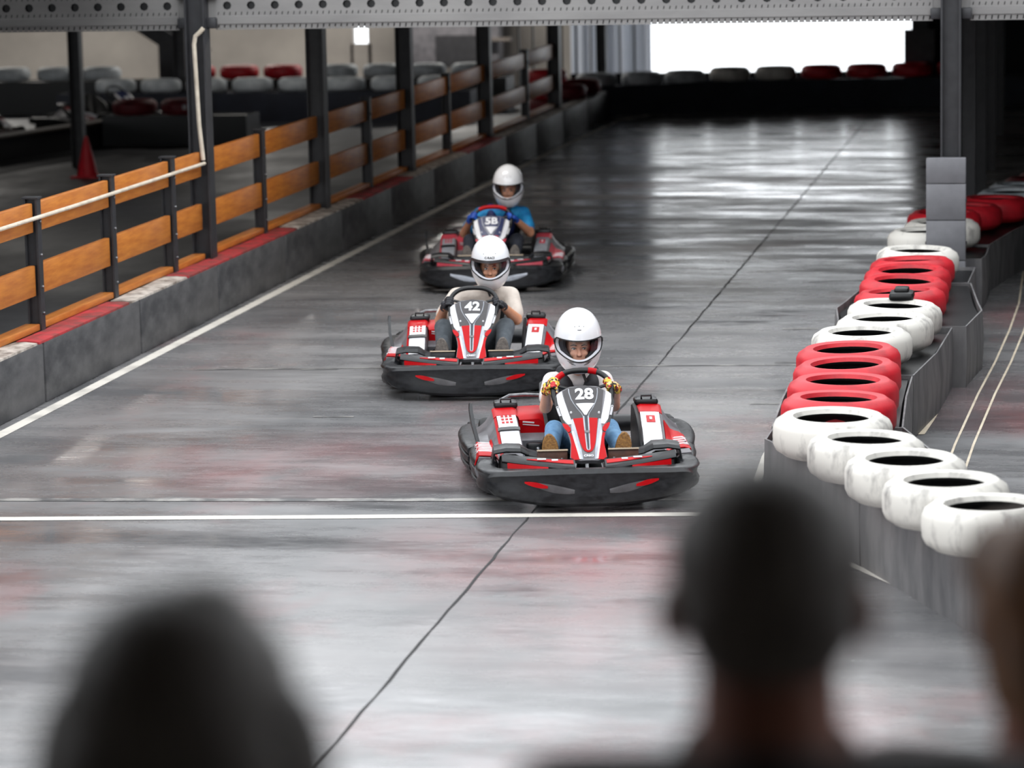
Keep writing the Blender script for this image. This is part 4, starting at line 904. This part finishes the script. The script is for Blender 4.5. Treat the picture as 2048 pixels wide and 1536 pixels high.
    # face details
    for s in (-1, 1):
        e = head+V((s*0.031,-0.0745,0.012)); ey = part('eye', MB().ell(e, (0.0125,0.006,0.0058), 12, 8), M_EYE, p)
        part('iris', MB().ell(e+V((0.002,-0.0045,0.0)), (0.0058,0.003,0.0056), 10, 6), M_IRIS, ey)
        part('eyelid', MB().tube([e+V((s*-0.014,-0.003,0.002)), e+V((0,-0.0075,0.0075)), e+V((s*0.015,-0.001,0.003))], 0.0026, 6), M_BROW, ey)
        part('eyebrow', MB().tube([head+V((s*0.014,-0.083,0.030)), head+V((s*0.032,-0.082,0.036)), head+V((s*0.050,-0.068,0.030))], [0.0028,0.0040,0.0020], 6), M_BROW, p)
    part('lips', MB().ell(head+V((0,-0.087,-0.058)), (0.019,0.006,0.0048), 12, 6).ell(head+V((0,-0.086,-0.066)), (0.017,0.006,0.0052), 12, 6), M_LIP, p)
    # helmet
    hc = V((hx,0.045,d['hz'])); a_, b_, c_ = d.get('hs', (0.1425,0.165,0.203))
    def hp(phi, z, off=0.0):
        zz = max(-1, min(1, z/c_)); r = math.sqrt(max(0, 1-abs(zz)**2.35)); ff = -0.012*max(0,-zz)
        if zz < -0.25: r *= 1-0.06*(-zz-0.25)
        return hc+V(((a_+off)*r*math.sin(phi), -(b_+off)*r*math.cos(phi)+ff, (z/c_)*(c_+off)))
    def ap(phi):
        # aperture bounds at azimuth phi (0 = front)
        x = math.sin(phi); g = 1.0 if abs(phi) < 1.15 else max(0.0, 1-(abs(phi)-1.15)/0.25); g = g**0.5 if g > 0 else 0
        if abs(phi) > 1.4: g = 0
        zt, zb = d.get('zt',0.022)+0.016*x*x, -0.106+0.076*abs(x)**2.2; zm = 0.0
        return lerp(zm, zt, g), lerp(zm, zb, g)
    az = sorted(set([-PI+2*PI*k/64 for k in range(65)]+[s*(1.15+0.25*k/6) for k in range(7) for s in (-1,1)]))
    rowsU, rowsL, inU, inL = [], [], [], []
    for k in range(15):
        t = k/14; rowsU.append([hp(f, lerp(ap(f)[0], c_*0.9995, math.sin(t*PI/2)**1.0)) for f in az]); inU.append([hp(f, lerp(ap(f)[0], c_*0.9995, math.sin(t*PI/2)), -0.022) for f in az])
    for k in range(11):
        t = k/10; rowsL.append([hp(f, lerp(ap(f)[1], -c_*0.93, t)) for f in az]); inL.append([hp(f, lerp(ap(f)[1], -c_*0.93, t), -0.022) for f in az])
    def shell(a, b): n = len(az); mb = MB(); mb.loft(a, False, False); mb.loft(b, False, False); mb.loft([a[0], b[0]], False, False); mb.loft([a[-1], b[-1]], False, False); return mb
    he = part('helmet', shell(rowsU, inU), M_HEL, p, 35); part('chin_bar', shell(rowsL, inL), M_HEL, he, 35)
    part('liner', MB().loft([[q+(hc-q)*0.01 for q in r] for r in inU], False, False).loft(inL, False, False), M_HIN, he)
    # dark padding rolls framing the face
    for s in (-1, 1): part('cheek_pad', MB().tube(catmull([hc+V((s*0.096,-0.055,0.03)), hc+V((s*0.092,-0.062,-0.03)), hc+V((s*0.072,-0.070,-0.08)), hc+V((s*0.045,-0.075,-0.10))],4), 0.020, 8), M_HIN, he)
    part('brow_pad', MB().tube(catmull([hc+V((-0.10,-0.07,0.045)), hc+V((-0.05,-0.115,0.05)), hc+V((0,-0.128,0.052)), hc+V((0.05,-0.115,0.05)), hc+V((0.10,-0.07,0.045))],4), 0.016, 8), M_HIN, he)
    # black seal round the opening and clear visor
    fr = [f for f in az if abs(f) <= 1.401]
    edge = [hp(f, ap(f)[0], 0.001) for f in fr]+[hp(f, ap(f)[1], 0.001) for f in fr[::-1]]
    part('window_seal', MB().tube(edge, 0.0042, 6, True), M_BLK2, he)
    vg = [[hp(f, lerp(ap(f)[1], ap(f)[0], k/8), 0.004) for f in fr] for k in range(9)]
    part('visor', MB().sheet(vg, 0.003), M_VISOR, he)
    for s in (-1, 1): part('visor_pivot', MB().ell(hp(s*1.43, 0.012, 0.002), (0.006,0.016,0.016), 10, 8), M_BLK, he)
    if d['dark_band']: part('visor_band', MB().sheet([[hp(f, ap(f)[0]+q, 0.006) for f in fr if abs(f) < 1.36] for q in (-0.006, 0.014)], 0.004), M_DGREY, he)
    for x, z, w in d['vents']:
        f = math.asin(max(-1,min(1,x/a_))); part('vent_hole', MB().tube([hp(f-w/2/a_, z, 0.0005), hp(f, z-0.001, 0.001), hp(f+w/2/a_, z, 0.0005)], 0.0022, 6), M_BLK2, he)
    for s in (-1, 1):
        for z0, dz, f0, f1 in d['slits']:
            part('chin_vent', MB().tube([hp(s*f0, z0, 0.0), hp(s*(f0+f1)/2, z0+dz*0.5, 0.001), hp(s*f1, z0+dz, 0.0)], [0.0012,0.0030,0.0012], 6), M_BLK2, he)
    if d['mark']:
        mp = lambda u, w, o: hp(math.asin(u/a_)*0.9, w, 0.0015+o)
        part('lettering', mtext(mp, d['mark'], 0.022, 0, 0.055, 0, 1.15, 0.0006), M_BLK2, he, 0)
    part('chin_strap', MB().tube([neck+V((0.035,-0.06,0.03)), neck+V((0.03,-0.075,-0.01)), neck+V((0.045,-0.08,-0.05))], 0.010, 6), M_BLK2, he)
    return p

M_VENT = mat('vent_grey', S(80,78,80), 0.45, S(64,62,64), 14)
base_v = dict(num='28', emb='CRSO', blue=False, red=M_RED, vent=M_VENT, ped=M_PED, steer=0.03, tape=[(120,158),(60,88),(20,40)])
k28, k42, k56 = ((-2.84,18.11,0), math.radians(12.3)), ((-4.2,21.97,0), math.radians(8.3)), ((-5.12,27.8,0), math.radians(7.2))
make_kart(dict(base_v, label='red and white go-kart number 28 in front, driven by a child'), *k28)
make_kart(dict(base_v, num='42', emb='CREST', ped=M_BLK, tape=[], label='red and white go-kart number 42, second in line behind the leader'), *k42)
M_ROSE = mat('hazed_red_gloss', S(196,70,84), 0.4, S(176,58,72), 5)  # red with the pinkish haze over the rear kart put into its colour
make_kart(dict(base_v, num='5B', emb='CREST', blue=True, red=M_ROSE, vent=M_SIL, ped=M_BLK, tape=[(42,138)], label='rearmost go-kart with navy nose panel and haze-paled red pods'), *k56)
make_kart(dict(base_v, num='', emb='', blue=True, red=M_TYD, vent=M_GREY, ped=M_BLK, tape=[], label='parked go-kart in shade-darkened colours behind the pit wall at the far left edge'), (-15.75,43.6,0), math.radians(35))  # body red darkened to stand in for the hall's shade
make_kart(dict(base_v, num='', emb='', blue=True, red=M_TYD, vent=M_GREY, ped=M_BLK, tape=[], label='parked go-kart in shade-darkened colours behind the pit wall, left of the first hall column'), (-14.75,46.6,0), math.radians(60))  # shade put into the body colour here too
d28 = dict(label='child driver in white helmet, white T-shirt, black vest and patterned gloves', lean=0.0, hx=0.0, hz=0.825, shz=0.60, shw=0.155, ex=0.205, ez=0.44, sleeve=0.62, w=0.92, ha=18, kx=0.165, kz=0.335, skin=M_SKIN, shirt=M_TWHITE, vest=M_VEST, trousers=M_JEAN, shoe=M_SHOE, sole=M_SOLE, glove=M_GLM, dark_band=False, mark='', vents=[(-0.03,0.108,0.004),(0.0,0.110,0.004),(0.03,0.108,0.004),(0.0,0.088,0.024)], slits=[(-0.112,0.014,0.28,0.62),(-0.125,0.016,0.22,0.55)])
make_driver(d28, *k28)
d42 = dict(label='driver in white helmet and cream T-shirt with grey jeans in kart 42', lean=0.07, hx=0.115, hz=0.835, shz=0.61, shw=0.195, ex=0.275, ez=0.43, sleeve=0.75, w=1.08, ha=8, kx=0.225, kz=0.40, skin=M_SKINT, shirt=M_TCREAM, vest=None, trousers=M_JGREY, shoe=M_SHOEG, sole=M_SOLEG, glove=M_GLB, dark_band=True, mark='C·RACI', vents=[(-0.045,0.085,0.006),(0.045,0.085,0.006)], slits=[(-0.105,0.022,0.35,0.75)])
make_driver(d42, *k42)
d56 = dict(label='driver in white helmet and bright blue shirt in the rearmost kart', lean=0.08, hx=0.13, hz=0.85, shz=0.62, shw=0.195, ex=0.30, ez=0.43, sleeve=0.7, w=1.05, ha=15, kx=0.215, kz=0.38, skin=M_SKINT, shirt=M_TBLUE, vest=M_VESTB, trousers=M_JDARK, shoe=M_SHOEG, sole=M_SOLEG, glove=M_GLBL, dark_band=False, mark='', vents=[(-0.035,0.10,0.004),(0.0,0.095,0.004),(0.035,0.10,0.004)], slits=[(-0.10,0.006,0.05,0.4)])
make_driver(d56, *k56)

# ================================================================== SPECTATORS on the stand (seen from behind)
def make_spectator(d, loc, rz=0.0):
    H = d['h']; hd = H-0.125; H += d.get('dz', 0.0)
    pr = [('e', (0,0,hd), (0.072,0.088,0.098), 18, 12), ('e', (0,0.035,hd-0.06), (0.058,0.062,0.070), 14, 10), ('c', (0,-0.02,hd-0.06), (0,-0.03,H-0.32), 0.066, 0.072), ('c', (-0.07,-0.03,H-0.345), (0.07,-0.03,H-0.345), 0.055, 0.055), ('c', (0,0.092,hd-0.005), (0,0.108,hd-0.03), 0.010, 0.014)]
    for s in (-1, 1):
        pr += [('e', (s*0.090,-0.005,hd-0.026), (0.014,0.024,0.036), 10, 8)]
        sh, el, wr = V((s*0.185,-0.02,H-0.355)), V((s*0.235,-0.01,H-0.65)), V((s*0.20,0.10,H-0.86))
        pr += [('c', (s*0.06,-0.02,H-0.36), sh, 0.07, 0.06), ('c', sh, el, 0.05, 0.042), ('c', el, wr, 0.040, 0.028), ('e', wr+V((0,0.05,-0.03)), (0.022,0.045,0.03), 10, 8)]
        for k in range(4): pr.append(('c', wr+V((s*0.002,0.075,-0.015-0.016*k)), wr+V((-s*0.012,0.14-0.008*abs(k-1),-0.04-0.016*k)), 0.0088, 0.0075, 8))
        pr.append(('c', wr+V((-s*0.01,0.04,-0.005)), wr+V((-s*0.035,0.085,0.005)), 0.0105, 0.0085, 8))
        hp_, kn, an = V((s*0.09,0,H*0.51)), V((s*0.10,0.01,H*0.27)), V((s*0.10,-0.01,0.07)); pr += [('c', hp_, kn, 0.082, 0.056), ('c', kn, an, 0.053, 0.036), ('c', an+V((0,0,-0.025)), an+V((0,0.14,-0.035)), 0.036, 0.03)]
    pr += [('c', (0,0,H*0.52), (0,-0.01,H-0.45), 0.125, 0.135)]
    p = blob('person', pr, 0.010, 3, d['skin']); p.location = loc; p.rotation_euler = (0,0,rz); tag(p, d['label'], 'person', 'spectators in the foreground')
    hr = d['hair_prims'](hd); blob('hair', hr, 0.008, d.get('hs',2), d['hair'], p)
    st = [('c', (0,-0.035,H-0.305), (0,-0.035,H-0.38), 0.074, 0.11), ('c', (0,0,H*0.53), (0,-0.012,H-0.45), 0.142, 0.150), ('c', (-0.08,-0.03,H-0.375), (0.08,-0.03,H-0.375), 0.075, 0.075)]
    tr = [('c', (-0.05,0,H*0.50), (0.05,0,H*0.50), 0.125, 0.125)]
    for s in (-1, 1):
        sh, el = V((s*0.185,-0.02,H-0.355)), V((s*0.235,-0.01,H-0.65)); st += [('c', (s*0.06,-0.02,H-0.37), sh, 0.085, 0.072), ('c', sh, lerp(sh,el,0.75), 0.068, 0.062)]
        tr += [('c', (s*0.09,0,H*0.5), (s*0.10,0.01,H*0.27), 0.095, 0.072), ('c', (s*0.10,0.01,H*0.27), (s*0.10,-0.01,0.09), 0.07, 0.056)]
        part('shoe', MB().loft([[(s*0.10+math.cos(2*PI*q/16)*0.048*sc, 0.05+math.sin(2*PI*q/16)*0.145*sc, z) for q in range(16)] for z, sc in ((0.0,0.96),(0.03,1.0),(0.065,0.92),(0.10,0.55))]), M_SHOEG, p)
    blob('shirt', st, 0.012, 4, d['shirt'], p); blob('trousers', tr, 0.014, 3, M_TROU, p)
    if d.get('collar'): part('collar', MB().tube([V((0.075*math.cos(a),-0.03+0.07*math.sin(a),H-0.285+0.012*math.sin(a))) for a in [2*PI*k/24 for k in range(24)]], 0.012, 8, True), d['collar'], p)
    return p
def hair_short(h): return [('e', (0,-0.012,h+0.026), (0.094,0.101,0.090), 18, 12), ('e', (0,-0.048,h-0.015), (0.084,0.058,0.080), 16, 10)]
def hair_bushy(h): return [('e', (0,-0.012,h+0.022), (0.099,0.108,0.094), 18, 12), ('e', (0,-0.05,h-0.04), (0.104,0.070,0.10), 16, 10), ('e', (-0.082,-0.02,h-0.05), (0.045,0.05,0.09), 12, 8), ('e', (0.088,-0.02,h-0.05), (0.042,0.05,0.09), 12, 8), ('e', (0.02,0.0,h+0.085), (0.045,0.05,0.035), 12, 8)]
def hair_long(h): return [('e', (0,-0.012,h+0.03), (0.090,0.104,0.088), 18, 12), ('e', (-0.072,-0.005,h+0.045), (0.04,0.06,0.05), 12, 8), ('c', (-0.050,-0.03,h), (-0.040,-0.045,h-0.085), 0.045, 0.034), ('c', (0.05,-0.03,h), (0.05,-0.05,h-0.09), 0.05, 0.040), ('c', (0,-0.06,h), (0,-0.06,h-0.09), 0.055, 0.045)]
make_spectator(dict(label='short-haired spectator in charcoal shirt seen from behind, right of centre', h=1.855, dz=0.012, skin=M_SKIND, hair=M_HAIRD, hair_prims=hair_short, shirt=M_SHIRT, collar=M_SHIRT3), (-0.262, 2.75, 1.10), math.radians(8))
make_spectator(dict(label='bushy dark-haired spectator seen from behind at the lower left', h=1.812, skin=M_SKIND, hair=M_HAIRD, hair_prims=hair_bushy, shirt=M_SHIRT2), (-0.712, 2.40, 1.10), math.radians(4))
make_spectator(dict(label='light brown-haired spectator cut by the right frame edge', h=1.700, skin=M_SKIND, hair=M_HAIRL, hair_prims=hair_long, shirt=M_SHIRT3), (0.006, 3.35, 1.10), math.radians(-15))
